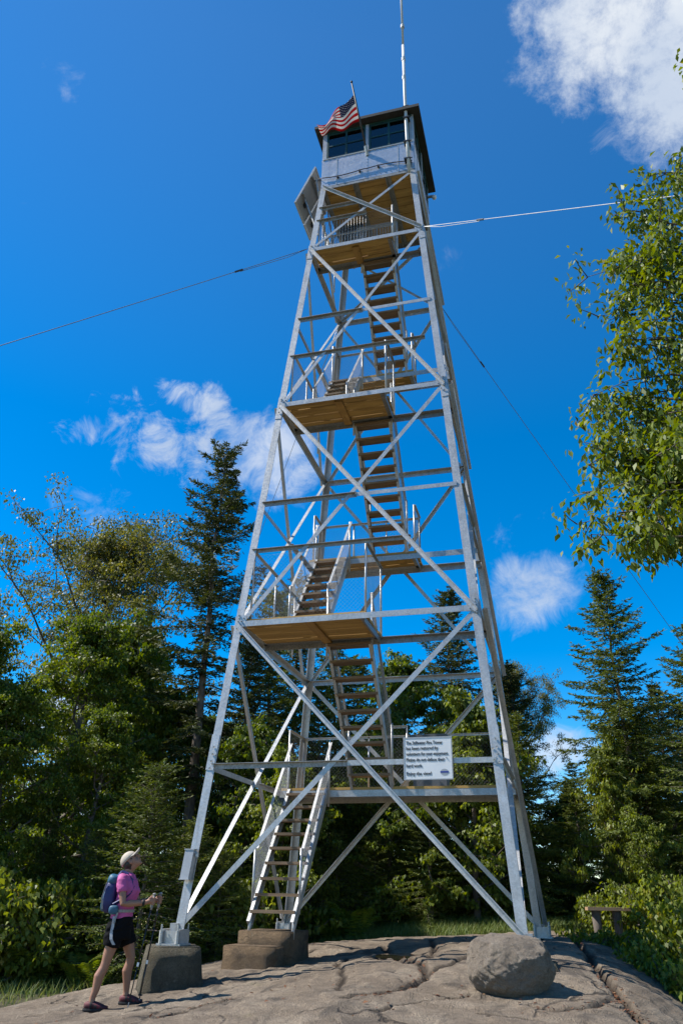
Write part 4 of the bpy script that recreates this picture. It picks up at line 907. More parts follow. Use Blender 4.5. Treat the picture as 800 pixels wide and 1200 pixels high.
def spruce(seed, H=11.0, R=2.1, z0=.08, whorl=.30, nb=6, tw=.085, dens=1.0, ragged=.25, droop=.35, blade=.085, bw=.021, prof=.85, per=9):
    """spruce: straight trunk, whorls of drooping boughs, flat sprays of twigs, needle tufts as slim blades"""
    rr = random.Random(seed); segs = []; r0 = H*.0125; n = 12; tp = [V(.02*rr.gauss(0, 1)*i/n*3, .02*rr.gauss(0, 1)*i/n*3, -.3+(H+.3)*i/n) for i in range(n+1)]
    for i in range(n): segs.append((tp[i], tp[i+1], r0*(1-i/n)+.006, r0*(1-(i+1)/n)+.005))
    TP, TD, TL = [], [], []; z = H*z0
    while z < H*.985:
        u = z/H; k = max(3, int(round(nb*rr.uniform(.7, 1.2)*dens))); a0 = rr.uniform(0, 6.28)
        zz = min(int(u*n), n-1); c = tp[zz]+(tp[zz+1]-tp[zz])*(u*n-zz); c = V(c[0], c[1], z)
        for j in range(k):
            a = a0+6.283*j/k+rr.uniform(-.35, .35); Lb = (R*(1-u)**prof+.10)*rr.uniform(1-ragged*1.4, 1+ragged*.8)*(0.55+.45*min(1, (u-z0+.05)/.22))
            if rr.random() < .06*ragged*4: continue
            hx, hy = math.cos(a), math.sin(a); el = .55*u+.05-.25*(1-u)+rr.uniform(-.1, .1); m_ = max(4, int(Lb/.16)); p = V(c); prev = p
            for i in range(1, m_+1):
                t = i/m_; rad_ = Lb*t; zo = rad_*el-droop*Lb*(t**1.4)*(1-u*.6)+.30*droop*Lb*t**4
                side = .06*Lb*math.sin(t*3+a*5); q = V(c[0]+hx*rad_-hy*side, c[1]+hy*rad_+hx*side, z+zo+rr.gauss(0, .012)); segs.append((prev, q, .016*(1-t)*min(1, Lb)+.004, .016*(1-t)*min(1, Lb)*.8+.003))
                d = unit(q-prev); lat = unit(np.cross(d, V(0, 0, 1))); tl = (.34*(1-t)**.6+.10)*min(1.0, .35+Lb*.45); ns = max(1, int(np.linalg.norm(q-prev)/tw))
                for s_ in range(ns):
                    f_ = (s_+rr.random())/ns; b_ = prev+(q-prev)*f_
                    for sg_ in (-1, 1):
                        if t < .12 and rr.random() < .6: continue
                        TP.append(b_); TD.append(unit(d*.75+lat*sg_*rr.uniform(.7, 1.15)+V(0, 0, rr.uniform(-.42, .12)))); TL.append(tl*rr.uniform(.6, 1.25))
                prev = q
            TP.append(prev); TD.append(d); TL.append(.16)
        z += whorl*rr.uniform(.7, 1.3)*(.55+.45*(1-u))
    for k in range(int(14)):                                   # leader
        TP.append(V(tp[-1][0], tp[-1][1], H-.5+.045*k)); a = rr.uniform(0, 6.3); TD.append(unit(V(math.cos(a), math.sin(a), .7))); TL.append(.14*(1-k/18))
    TP, TD, TL = np.array(TP), np.array(TD), np.array(TL); T = len(TP)
    f = np.tile((np.arange(per)+.5)/per, T)+rng.normal(0, .05, T*per); idx = np.repeat(np.arange(T), per)
    P = TP[idx]+TD[idx]*(TL[idx]*f)[:, None]+rng.normal(0, .010, (T*per, 3)); P[:, 2] -= (f**2)*TL[idx]*.18
    lat = np.cross(TD[idx], np.array([0, 0, 1.])); lat /= np.linalg.norm(lat, axis=1)[:, None]+1e-9
    sg_ = np.where(np.arange(T*per) % 2 == 0, 1., -1.)[:, None]
    d = TD[idx]*.9+lat*sg_*rng.uniform(.35, .9, (T*per, 1))+rng.normal(0, .28, (T*per, 3)); d /= np.linalg.norm(d, axis=1)[:, None]
    s = np.cross(d, rand_unit(T*per)); s /= np.linalg.norm(s, axis=1)[:, None]+1e-9
    L = blade*rng.uniform(.7, 1.3, T*per); v, fq = leaf_quads(P, d, s, L, np.full(T*per, bw), .08)
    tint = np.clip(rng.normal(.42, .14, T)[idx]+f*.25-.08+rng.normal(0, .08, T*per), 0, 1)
    big = [x for x in segs if x[2] > .012]; sm = [x for x in segs if x[2] <= .012]
    v1, f1 = tube_arrays(big, 7); v2, f2 = tube_arrays(sm, 3)
    return np_mesh('trunk', np.concatenate([v1, v2]), np.concatenate([f1, f2+len(v1)]), smooth_=True), np_mesh('crown', v, fq, tint), H
KIND = {}
def add_kind(k, gen, bark, leaf):
    tm, cm_, H = gen; tm.materials.append(MAT[bark]); cm_.materials.append(MAT[leaf]); KIND[k] = (tm, cm_, H)
add_kind('maple', broad_tree(11, 9.5, 2.9, .12, 21, 20000, .15, shape=.55, spread=.28, clump=1.2, subs=6, twigs=4), 'bark', 'leaf')
add_kind('birch', broad_tree(23, 10.5, 2.4, .14, 22, 30000, .105, shape=.4, spread=.26, clump=1.2, subs=6, twigs=4), 'bark', 'leaf')
add_kind('pale', broad_tree(37, 7.0, 2.1, .06, 20, 18000, .135, shape=.5, spread=.24, clump=1.0, subs=6, twigs=4), 'bark', 'leaf2')
add_kind('sparse', broad_tree(51, 11.5, 4.2, .32, 19, 58000, .078, shape=.75, spread=.32, clump=1.5, subs=8, twigs=6, bare=.2), 'bark', 'leafs')
add_kind('shrub', broad_tree(67, 2.0, 1.0, .05, 14, 2600, .14, shape=.8, spread=.26, clump=.7, subs=4, twigs=3), 'bark', 'leaf2')
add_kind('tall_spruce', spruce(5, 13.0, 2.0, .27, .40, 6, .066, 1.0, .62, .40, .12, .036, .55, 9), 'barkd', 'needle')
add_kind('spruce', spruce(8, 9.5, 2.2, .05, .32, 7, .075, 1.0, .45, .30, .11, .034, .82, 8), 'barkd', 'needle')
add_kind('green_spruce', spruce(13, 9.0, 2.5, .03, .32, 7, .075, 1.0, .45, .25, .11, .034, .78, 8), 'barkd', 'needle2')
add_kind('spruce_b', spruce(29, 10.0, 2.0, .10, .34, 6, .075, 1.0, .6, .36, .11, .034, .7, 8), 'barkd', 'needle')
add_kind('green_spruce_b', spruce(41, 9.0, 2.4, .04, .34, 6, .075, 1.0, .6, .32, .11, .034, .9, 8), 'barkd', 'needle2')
add_kind('young_spruce', spruce(19, 4.0, 1.35, .03, .17, 6, .06, 1.0, .22, .12, .07, .020, .8, 7), 'barkd', 'needle2')
NAMES = {'maple': 'broadleaf_tree', 'birch': 'broadleaf_tree', 'pale': 'broadleaf_tree', 'sparse': 'broadleaf_tree', 'shrub': 'bush', 'tall_spruce': 'spruce_tree', 'spruce': 'spruce_tree', 'green_spruce': 'spruce_tree', 'spruce_b': 'spruce_tree', 'green_spruce_b': 'spruce_tree', 'young_spruce': 'young_spruce'}
def plant(kind, px, py, D, label, group=None, wide=1.0, cat=None):
    """tree whose tip stands on the pixel (px,py), at horizontal distance D"""
    p = at_d(px, py, D); g = ground(p[0], p[1]); tm, cm_, H = KIND[kind]; s = max(.2, (p[2]-g))/H
    if kind == 'shrub': s = max(s, .55); g = min(g, p[2]-s*H+.03)
    t = empty(NAMES[kind], (p[0], p[1], g-.03), label, cat or ('bush' if kind == 'shrub' else 'tree'), group, rnd.uniform(0, 6.28)); t.scale = (s*wide, s*wide, s)
    for nm, me in (('trunk', tm), ('crown', cm_)):
        o = bpy.data.objects.new(nm, me); COL.objects.link(o); o.parent = t
    return t
# --- left
plant('tall_spruce', 265, 522, 20, 'tallest dark ragged spruce with bare lower trunk, left of the tower', wide=1.0)
plant('sparse', 130, 588, 25, 'thin-leaved broadleaf tree with bare twiggy top beside the tall spruce', wide=1.05)
LLAB = ['round-headed leafy tree at the far left of the wood', 'leafy tree in front of the thin-leaved bare-topped tree', 'leafy tree between the thin-leaved tree and the tall spruce', 'leafy tree at the outer left edge of the wood', 'leafy tree behind the trunk of the tall spruce',
        'low-branched leafy tree standing forward at the far left wood edge', 'dark leafy tree behind the young spruce and the hiker', 'leafy tree deep behind the tall spruce, crown just showing']
LG = 'leafy trees left of the tower'
for k, x, y, D, w_ in (('birch', 24, 705, 18, 1.2), ('birch', 92, 712, 20, 1.25), ('maple', 150, 725, 22, 1.0), ('birch', -45, 720, 18, 1.1), ('maple', 212, 800, 22, 1.1), ('birch', 40, 775, 17, 1.25), ('birch', 118, 820, 18, 1.2), ('birch', 182, 740, 25, 1.1)):
    plant(k, x, y, D, LLAB.pop(0), LG, w_)
plant('young_spruce', 186, 893, 15.6, 'light green young spruce standing right behind the hiker', wide=1.15)
for x, y, D in ((120, 965, 16.6), (232, 960, 16.4), (262, 985, 16.2), (60, 960, 17.5)):
    plant('young_spruce', x, y, D, 'small light green spruce at the wood edge near the hiker', 'small spruces near the hiker', 1.1)
# --- behind the tower
BLAB = ['dark spruce behind the lower stair platform, inside the tower frame', 'highest dark spruce rising behind the middle of the tower frame', 'dark spruce behind the second stair flight', 'dark spruce between the tall ragged spruce and the tower frame', 'greenish spruce behind the lower right of the first platform', 'greenish spruce behind the rear tower leg and stairs']
BG = 'spruces seen through the tower'
for k, x, y, D, w_ in (('green_spruce', 322, 690, 23, 1.0), ('spruce_b', 352, 672, 26, .95), ('green_spruce_b', 395, 735, 24, 1.0), ('spruce_b', 296, 730, 21, 1.0), ('green_spruce', 418, 770, 23, 1.0), ('green_spruce', 375, 800, 20, 1.0)):
    plant(k, x, y, D, BLAB.pop(0), BG, w_)
plant('spruce', 524, 690, 22.5, 'pointed spruce rising between the upper crossbars on the right half of the tower', wide=1.05)
plant('spruce_b', 597, 775, 23, 'dark broad spruce right behind the right tower legs', wide=1.15)
plant('sparse', 612, 768, 24, 'broadleaf tree with bare twigs showing beside the right tower legs', wide=.6)
MLAB = ['tallest leafy tree behind the notice, below the pointed spruce', 'pale leafy tree directly behind the notice', 'green spruce close behind the right tower legs', 'leafy tree behind the second stair flight', 'pale leafy tree behind the lowest stair flight', 'leafy tree left of the lowest stairs behind the tower leg', 'green spruce seen just below the notice']
MG = 'leafy trees behind the stairs'
for k, x, y, D, w_ in (('maple', 482, 765, 21, 1.0), ('pale', 545, 815, 19, 1.15), ('green_spruce', 604, 835, 19.5, 1.0), ('maple', 455, 835, 19.5, 1.1), ('pale', 330, 880, 18, 1.1), ('maple', 290, 840, 18.5, 1.0), ('green_spruce', 500, 890, 18.6, 1.1)):
    plant(k, x, y, D, MLAB.pop(0), MG, w_)
for x, y, D in ((440, 965, 19.2), (395, 975, 18.8), (488, 955, 19.6), (365, 990, 18.4), (540, 975, 19.6), (585, 970, 20), (415, 930, 20.4), (318, 985, 17.4), (628, 995, 20.8)):
    plant('young_spruce', x, y, D, 'small spruce at the wood edge behind the stair foot', 'small spruces behind the stairs', 1.25)
# --- right
plant('green_spruce', 705, 670, 19.5, 'tall pointed green spruce right of the tower, top clear against the sky', wide=1.0)
plant('green_spruce_b', 803, 725, 18, 'tall green spruce at the right, below the hanging broadleaf branches', wide=1.0)
plant('green_spruce', 742, 835, 19.5, 'green spruce filling the gap between the tall spruces behind the bench', wide=1.2)
plant('spruce', 762, 800, 22, 'dark spruce between the two tall green spruces', wide=1.1); plant('spruce', 880, 720, 19, 'dark spruce beyond the tall green spruce on the right', wide=1.1)
plant('pale', 704, 850, 18.4, 'pale leafy young tree in front of the pointed green spruce', wide=.75)
plant('pale', 822, 905, 14.6, 'pale leafy thicket tree beside the bench on the right', wide=.9); plant('pale', 762, 940, 17.6, 'low leafy tree just behind the bench', wide=.9); plant('green_spruce_b', 668, 890, 20.5, 'short green spruce in the gap right of the tower', wide=1.25)
# --- deep wood, closing the view
DM = 'tree deep in the wood behind the nearer trees'; DG = 'trees deep in the wood'
for i, x in enumerate(range(-160, 980, 48)):
    y = 850+rnd.uniform(-30, 40); D = rnd.uniform(28, 34)
    if 590 < x < 690: y = 935
    plant(('spruce', 'maple', 'green_spruce_b', 'birch', 'spruce_b')[i % 5], x+rnd.uniform(-12, 12), y, D, DM, DG, 1.25)
for i, x in enumerate(range(-120, 940, 70)):
    plant(('spruce', 'maple', 'pale')[i % 3], x+rnd.uniform(-15, 15), 930+rnd.uniform(-20, 20), rnd.uniform(23, 26), DM, DG, 1.3)
# --- bushes along the rock
SM = 'low leafy bush on the wood edge along the bedrock'; SGp = 'bushes along the bedrock'
for x, y, D in ((20, 1030, 15.6), (65, 1025, 16.4), (105, 1030, 16.6), (150, 1015, 17.4), (240, 1020, 16.8), (275, 1025, 16.8), (420, 1020, 19.2), (465, 1015, 19.4), (510, 1020, 19.6), (560, 1020, 19.8), (372, 1020, 18.8), (615, 1020, 20.8), (655, 1020, 21.2), (-10, 1010, 16), (90, 1000, 18.5), (330, 1020, 17.6)):
    plant('shrub', x, y, D, SM, SGp, 1.1)
for x, y, D in ((680, 1086, 15.4), (704, 1090, 14.6), (736, 1088, 14.4), (768, 1066, 14.4), (795, 1050, 13.6), (700, 1046, 17.4), (748, 1108, 12.8), (778, 1090, 12.8), (800, 1050, 13), (790, 1120, 12.2), (728, 1035, 17.0), (775, 1020, 16.2), (745, 1050, 16.6)):
    plant('shrub', x, y, D, 'yellow-green bush crowding round the bench beside the bedrock', 'bushes round the bench', 1.0)
# --- ferns
def fern_mesh():
    P, d, s, L = [], [], [], []; rr = random.Random(3); segs = []
    for k in range(8):
        a = k*2.4+rr.uniform(-.3, .3); h = rr.uniform(.55, .95); prev = V(0, 0, 0); hx, hy = math.cos(a), math.sin(a)
        for i in range(1, 17):
            t = i/16; q = V(hx*h*.62*t, hy*h*.62*t, h*(1.5*t-.85*t*t)); segs.append((prev, q, .004, .003)); dd = unit(q-prev); lat = V(-hy, hx, 0)
            for sg_ in (-1, 1):
                P.append(q); d.append(unit(lat*sg_+dd*.35-V(0, 0, .15))); s.append(dd); L.append(.17*math.sin(math.pi*(.1+.9*t))**.8+.015)
            prev = q
    P, d, s, L = map(np.array, (P, d, s, L)); v, f = leaf_quads(P, d, s, L, L*.16+.006); v2, f2 = tube_arrays(segs, 3)
    return np_mesh('fern', np.concatenate([v, v2]), np.concatenate([f, f2+len(v)]), np.clip(rng.normal(.5, .15, len(f)+len(f2)), 0, 1))
fme = fern_mesh(); fme.materials.append(MAT['leaf'])
for x, y, D in [(rnd.uniform(-10, 245), 0, rnd.uniform(14.8, 17.2)) for _ in range(20)]+[(rnd.uniform(360, 420), 0, rnd.uniform(17.3, 18.2)) for _ in range(5)]:
    p = at_d(x, 1080, D); o = bpy.data.objects.new('fern', fme); COL.objects.link(o); g = float(soil_z(p[0], p[1])); o.location = (p[0], p[1], g-.02)
    if float(rock_base(p[0], p[1])) > g+.02: o.location.z = float(rock_base(p[0], p[1]))-.02
    o.rotation_euler = (rnd.uniform(-.1, .1), rnd.uniform(-.1, .1), rnd.uniform(0, 6.28)); sc_ = rnd.uniform(.8, 1.35); o.scale = (sc_,)*3
    tag(o, 'green fern on the shady ground at the edge of the bedrock', 'fern', 'ferns at the wood edge')
# --- grass and dead leaves
def scatter(name, pts, hgt, wid, mat, flat=False, tint=(.5, .2)):
    n = len(pts); P = np.array(pts); d = rand_unit(n)*(.55 if not flat else 1.0)
    if not flat: d[:, 2] = np.abs(d[:, 2])*.4+1.0
    else: d[:, 2] *= .25
    d /= np.linalg.norm(d, axis=1)[:, None]; s = np.cross(d, rand_unit(n)) if not flat else np.cross(d, rand_unit(n)*.35+np.array([0, 0, 1.])); s /= np.linalg.norm(s, axis=1)[:, None]
    L = hgt*rng.uniform(.5, 1.3, n); v, f = leaf_quads(P, d, s, L, wid if not flat else L*.6, .25 if not flat else .1)
    return link(name, np_mesh(name, v, f, np.clip(rng.normal(*tint, n), 0, 1)), mat)
gp = []
while len(gp) < 20000:
    x, y = rnd.uniform(-3.2, 4.2), rnd.uniform(3.4, 7.0); a, b_ = float(rock_base(x, y)), float(soil_z(x, y))
    if b_ > a-.05: gp.append((x, y, max(a, b_)-.01))
for _ in range(9000):
    x, y = rnd.uniform(4.2, 8.0), rnd.uniform(-6, 2.5); a, b_ = float(rock_base(x, y)), float(soil_z(x, y))
    if b_ > a-.03: gp.append((x, y, b_-.01))
for _ in range(9000):
    x, y = rnd.uniform(-9, -3.2), rnd.uniform(-4, 3.5); a, b_ = float(rock_base(x, y)), float(soil_z(x, y))
    if b_ > a-.03: gp.append((x, y, b_-.01))
tag(scatter('grass', gp, .22, .012, 'grass'), 'short green grass growing along the edges of the bedrock', 'grass', kind='stuff')
lp_ = []
for ci, cnt in ((0, 260), (1, 130), (2, 50), (6, 30), (10, 20), (5, 14)):
    pl = CR3[ci][0]
    for _ in range(cnt):
        i = rnd.randrange(len(pl)-1); q = pl[i]+(pl[i+1]-pl[i])*rnd.random(); q = q+V(rnd.gauss(0, .05), rnd.gauss(0, .05)); z = float(rock_full(np.array([q[0]]), np.array([q[1]]))[0]); lp_.append((q[0], q[1], z+.008))
for _ in range(160):
    x, y = rnd.uniform(-3, 3.4), rnd.uniform(-6, 2); lp_.append((x, y, float(rock_full(np.array([x]), np.array([y]))[0])+.006))
tag(scatter('fallen_leaves', lp_, .05, .02, 'litter', True), 'reddish dead leaves lying in the joints of the bedrock', 'leaves', kind='stuff')

# --- broad-leaved tree leaning in from the right, branches hanging over the scene
def hanging_tree():
    rr = random.Random(90); tb = at_d(905, 120, 8.8); g = float(soil_z(tb[0], tb[1])); root = V(tb[0], tb[1], g); segs = []; tips = []
    H = 12.5; tp = [V(0, 0, -.2)]
    for i in range(12): tp.append(V(-.05*i+.1*math.sin(i*1.1), .06*math.cos(i*.9), H*(i+1)/12))
    for i in range(12): segs.append((tp[i], tp[i+1], .17*(1-i/13), .17*(1-(i+1)/13)))
    edge = [(779, 203), (722, 254), (690, 322), (712, 350), (697, 374), (725, 411), (700, 459), (690, 482), (715, 502), (690, 522), (682, 543), (690, 574), (676, 616), (700, 626), (738, 645), (765, 622), (786, 632), (748, 300), (760, 240)]
    tg = [(x, y, rr.uniform(7.6, 9.2)) for x, y in edge]
    left = [(195, 778), (255, 720), (320, 690), (372, 700), (411, 728), (460, 700), (505, 712), (540, 686), (576, 700), (622, 682), (648, 740)]
    def lx(y): return np.interp(y, [a for a, _ in left], [b for _, b in left])
    while len(tg) < 170:
        y = rr.uniform(215, 632); x = rr.uniform(lx(y)+22, 1010); tg.append((x, y, rr.uniform(7.2, 10.2) if x > 760 else rr.uniform(7.8, 9.2)))
    tg += [(812, 86, 8.4), (830, 120, 8.4), (860, 100, 8.5), (900, 60, 8.4), (950, 150, 8.4)]
    for x, y, D in tg:
        T = at_d(x, y, D)-root; hd = math.hypot(T[0], T[1]); zs = max(1.5, min(H-.4, T[2]-.35*hd+rr.uniform(-.5, .3))); i = min(11, int(zs/H*12)); S = tp[i]+(tp[i+1]-tp[i])*(zs/H*12-i); prev = S; n = 6; pts = []
        for k in range(1, n+1):
            t = k/n; q = S+(T-S)*t+V(rr.gauss(0, .05), rr.gauss(0, .05), .22*hd*.5*math.sin(math.pi*t)); segs.append((prev, q, .030*(1-t)+.005, .030*(1-(k+1)/(n+1))+.004)); pts.append(q); prev = q
        for m_ in range(7):
            q = pts[-1]+(pts[-3]-pts[-1])*rr.random()**1.5 if m_ else pts[-1]; p3, _ = limb(q, V(rr.gauss(0, 1), rr.gauss(0, 1), rr.gauss(-.1, .6)), rr.uniform(.15, .34), .005, 2, segs, .2, -.03, rr); tips += [p3[-1], p3[1]]
    tips = np.array(tips); n = 40000; idx = rng.integers(0, len(tips), n); off = rand_unit(n)*(rng.random(n)**.6)[:, None]*.22; P = tips[idx]+off
    d = off*1.5+rand_unit(n)*.55+np.array([0, 0, -.55]); d /= np.linalg.norm(d, axis=1)[:, None]; s = np.cross(d, rand_unit(n)*.6+np.array([0, 0, 1.])); s /= np.linalg.norm(s, axis=1)[:, None]
    L = rng.uniform(.07, .135, n); v, f = leaf_quads(P, d, s, L, L*.44, .16); v2, f2 = tube_arrays(segs, 6)
    t = empty('broadleaf_tree', tuple(root), 'glossy broadleaf tree reaching its leafy branches in from the right edge', 'tree')
    link('trunk', np_mesh('trunk', v2, f2, smooth_=True), 'bark', t)
    link('crown', np_mesh('crown', v, f, np.clip(rng.normal(.45, .12, len(tips))[idx]+rng.normal(0, .14, n), 0, 1)), 'leafo', t)
hanging_tree()

# ------------------------------------------------------------------ the hiker
MAT['skin'] = simple('skin', (0.31, 0.15, 0.092), (0.26, 0.122, 0.074), scale=5, rough=0.5)
MAT['hair'] = simple('dark_hair', (0.03, 0.018, 0.012), (0.015, 0.01, 0.008), scale=60, rough=0.5, bstr=.6, bscale=150, stretch=(1, 1, .3))
MAT['shirt'] = simple('pink_jersey', (0.46, 0.085, 0.26), (0.38, 0.065, 0.21), scale=7, rough=0.75, bstr=.35, bscale=14)
MAT['shorts'] = simple('black_shorts', (0.007, 0.007, 0.008), (0.004, 0.004, 0.005), scale=7, rough=0.9, spec=0.1, bstr=.4, bscale=14)
MAT['stripe'] = simple('pale_stripe', (0.42, 0.43, 0.45), (0.22, 0.23, 0.25), scale=40, rough=0.7)
MAT['capm'] = simple('beige_cap', (0.46, 0.39, 0.31), (0.40, 0.34, 0.27), scale=12, rough=0.85)
MAT['packb'] = simple('blue_nylon', (0.012, 0.02, 0.13), (0.008, 0.012, 0.07), scale=9, rough=0.55, bstr=.5, bscale=16)
MAT['packt'] = simple('teal_nylon', (0.015, 0.10, 0.17), (0.01, 0.06, 0.11), scale=9, rough=0.55, bstr=.5, bscale=16)
MAT['strap'] = simple('grey_webbing', (0.28, 0.26, 0.25), (0.2, 0.19, 0.18), scale=30, rough=0.8)
MAT['shoe'] = simple('dark_red_shoe', (0.15, 0.015, 0.022), (0.015, 0.012, 0.013), scale=22, rough=0.7)
MAT['sole'] = simple('black_rubber', (0.014, 0.013, 0.013), rough=0.8)
MAT['polem'] = simple('dark_pole', (0.03, 0.03, 0.032), (0.02, 0.02, 0.022), rough=0.35, metal=.3)
MAT['eye'] = simple('eye', (0.03, 0.02, 0.015), rough=0.2); MAT['lip'] = simple('lip', (0.40, 0.13, 0.11), rough=0.45)

HG = V(-2.36, -3.55); YAWH = math.atan2(CR[1], CR[0])+.06      # she faces the tower, along the camera's right
hx, hy = math.cos(YAWH), math.sin(YAWH)
def foot_z(lx_, ly_): return float(rock_full(np.array([HG[0]+hx*lx_-hy*ly_]), np.array([HG[1]+hy*lx_+hx*ly_]))[0])
RF, LF = V(-.13, -.10), V(.20, .16)                              # right and left foot on the rock
Z0 = foot_z(*RF); ZL = foot_z(*LF)-Z0
hiker = empty('person', (HG[0], HG[1], Z0), 'person in pink shirt, black shorts and beige cap gazing up beside the footing', 'person', rz=YAWH)
def ring(c, u, v, a, b_, n=18, p=1.0): return [V(c)+u*a*math.copysign(abs(math.cos(t))**p, math.cos(t))+v*b_*math.copysign(abs(math.sin(t))**p, math.sin(t)) for t in np.arange(n)*2*math.pi/n]
def torso(m, rows, n=20):               # rows (x, y, z, depth_half, width_half, tilt)
    rs = []
    for x, y, z, a, b_, ti in rows:
        u = V(math.cos(ti), 0, math.sin(ti)); rs.append(ring((x, y, z), u, V(0, 1, 0), a, b_, n))
    return m.rings(rs)
def fused(name, m, mat, voxel, it=4, fac=.5):
    """one continuous surface out of overlapping lofts"""
    o = m.build(name, mat); r = o.modifiers.new('remesh', 'REMESH'); r.mode = 'VOXEL'; r.voxel_size = voxel
    s = o.modifiers.new('smooth', 'SMOOTH'); s.iterations = it; s.factor = fac
    dg = bpy.context.evaluated_depsgraph_get(); me = bpy.data.meshes.new_from_object(o.evaluated_get(dg)); old = o.data
    o.modifiers.clear(); o.data = me; bpy.data.meshes.remove(old); me.polygons.foreach_set('use_smooth', [True]*len(me.polygons)); o.parent = hiker
    if not me.materials: me.materials.append(MAT[mat])
    return o
def wrinkle(o, amp):                        # soft folds in the cloth
    me = o.data; n = len(me.vertices); c_ = np.empty(n*3); me.vertices.foreach_get('co', c_); c_ = c_.reshape(-1, 3); nn_ = np.empty(n*3); me.vertex_normals.foreach_get('vector', nn_); nn_ = nn_.reshape(-1, 3)
    a = vnoise(c_[:, 0]*1.2+c_[:, 2]*2.2, c_[:, 1]*1.5+c_[:, 2]*5.5-c_[:, 0]*3, 5.0, 31)+.5*vnoise(c_[:, 0]*2+c_[:, 1]*3, c_[:, 2]*9-c_[:, 1]*4, 5.0, 33)
    me.vertices.foreach_set('co', (c_+nn_*(a*amp)[:, None]).ravel()); me.update()
hipR, kneeR, ankR = V(.02, -.09, .84), V(-.045, -.10, .47), V(RF[0]-.01, RF[1], .085)
hipL, kneeL, ankL = V(.06, .09, .84), V(.185, .13, .49+ZL*.5), V(LF[0]-.025, LF[1], .085+ZL)
def leg_pts(h, k, a):
    fw = V(1, 0, 0); return ([h, h+(k-h)*.45+fw*.01, k+(h-k)*.12, k, k+(a-k)*.14, k+(a-k)*.36-fw*.022, k+(a-k)*.7-fw*.006, a+V(0, 0, .04), a], [.086, .074, .056, .051, .050, .056, .041, .033, .035])
TORSO = [(.045, 0, .80, .09, .13, 0), (.045, 0, .88, .115, .165, 0), (.05, 0, .98, .098, .142, 0), (.062, 0, 1.08, .098, .142, -.02), (.085, 0, 1.20, .118, .16, -.05), (.07, 0, 1.29, .108, .168, -.1), (.055, 0, 1.36, .075, .13, -.1), (.058, 0, 1.40, .052, .06, -.15)]
shR, elR, wrR = V(.025, -.178, 1.325), V(.085, -.225, 1.06), V(.325, -.165, 1.075)
shL, elL, wrL = V(.07, .178, 1.325), V(.17, .225, 1.07), V(.375, .075, 1.095)
gR, gL = V(.405, -.125, 1.095), V(.455, .05, 1.105)                # where the hands close on the poles
tipR, tipL = V(.265, -.14, foot_z(.265, -.14)-Z0), V(.335, .13, foot_z(.335, .13)-Z0)
b = MB(); torso(b, TORSO)
for h, k, a, f, zf in ((hipR, kneeR, ankR, RF, 0), (hipL, kneeL, ankL, LF, ZL)):
    P_, R_ = leg_pts(h, k, a); b.tube(P_, R_, 14)
    X = V(1, 0, 0); Y = V(0, 1, 0); Zv = V(0, 0, 1); c = V(f[0], f[1], zf)
    b.rings([ring(c+V(x, 0, z), Y, Zv, a_, b2) for x, z, a_, b2 in ((-.075, .040, .022, .025), (-.05, .045, .033, .036), (.0, .055, .036, .045), (.06, .045, .041, .034), (.12, .032, .043, .022), (.16, .026, .030, .014))])
for s_, e_, w_, sd in ((shR, elR, wrR, -1), (shL, elL, wrL, 1)):
    b.tube([s_+V(-.0, -sd*.03, .01), s_+(e_-s_)*.15, s_+(e_-s_)*.55, e_, e_+(w_-e_)*.25, e_+(w_-e_)*.7, w_], [.052, .049, .043, .037, .040, .031, .025], 12)
# neck and tilted head: hd = up axis of the head, hf = where the face points
nk = V(.055, 0, 1.38); til = math.radians(48); hd = V(-math.sin(til), 0, math.cos(til)); hf = V(math.cos(til), 0, math.sin(til)); HC = V(.075, 0, 1.515)
b.tube([nk-V(0, 0, .03), nk+V(.012, 0, .05), HC-hd*.055+hf*.0], [.055, .050, .050], 14)
RH = np.stack([hf, V(0, 1, 0), hd], 1)
b.ellipsoid(HC+hd*.018-hf*.010, (.093, .074, .098), RH, 20, 14); b.ellipsoid(HC-hd*.048+hf*.030, (.058, .054, .058), RH, 18, 12); b.ellipsoid(HC-hd*.092+hf*.062, (.022, .026, .019), RH)
b.tube([HC+hd*.012+hf*.082, HC-hd*.028+hf*.108, HC-hd*.034+hf*.088], [.010, .014, .012], 8); b.ellipsoid(HC+hd*.025+hf*.070, (.018, .055, .014), RH)
b.ellipsoid(HC-hd*.060+hf*.080, (.012, .024, .012), RH)
for sd in (-1, 1): b.ellipsoid(HC-hd*.012-hf*.004+V(0, sd*.074, 0), (.020, .010, .032), RH)
# hands: palm, four fingers curled round the grip, thumb from the side of the palm
def hand(m, w_, g, tip, sd):
    ax = unit(g-tip); fw = unit(unit(g-w_)-ax*(unit(g-w_)@ax)); out = unit(np.cross(fw, ax))
    if out[1]*sd < 0: out = -out                                     # towards the outer side of the body
    pc = g-fw*.030+out*.012
    m.tube([w_, w_+(pc-w_)*.6, pc+out*.004], [.025, .026, .024], 10)
    m.ellipsoid(pc, (.040, .017, .042), np.stack([fw, out, ax], 1), 14, 10)
    for i, (o_, ln) in enumerate(((.031, .92), (.010, 1.0), (-.011, .95), (-.031, .82))):
        pts = []
        for t in np.linspace(0, 1, 6):
            an = math.radians(118-ln*265*t); pts.append(g+ax*o_+(math.sin(an)*out*.024+-math.cos(an)*fw*.024*-1)*(1.0)*1.0)
        pts = [pc+fw*.030+out*.010+ax*o_]+pts; m.tube(pts, [.0095, .0092, .009, .0085, .008, .0075, .0065], 8)
    th = [pc-fw*.008+ax*.026-out*.006, g-fw*.024+ax*.046-out*.012, g-fw*.004+ax*.050-out*.024, g+fw*.018+ax*.044-out*.018]; m.tube(th, [.012, .0115, .010, .008], 8)
hand(b, wrR, gR, tipR, -1); hand(b, wrL, gL, tipL, 1)
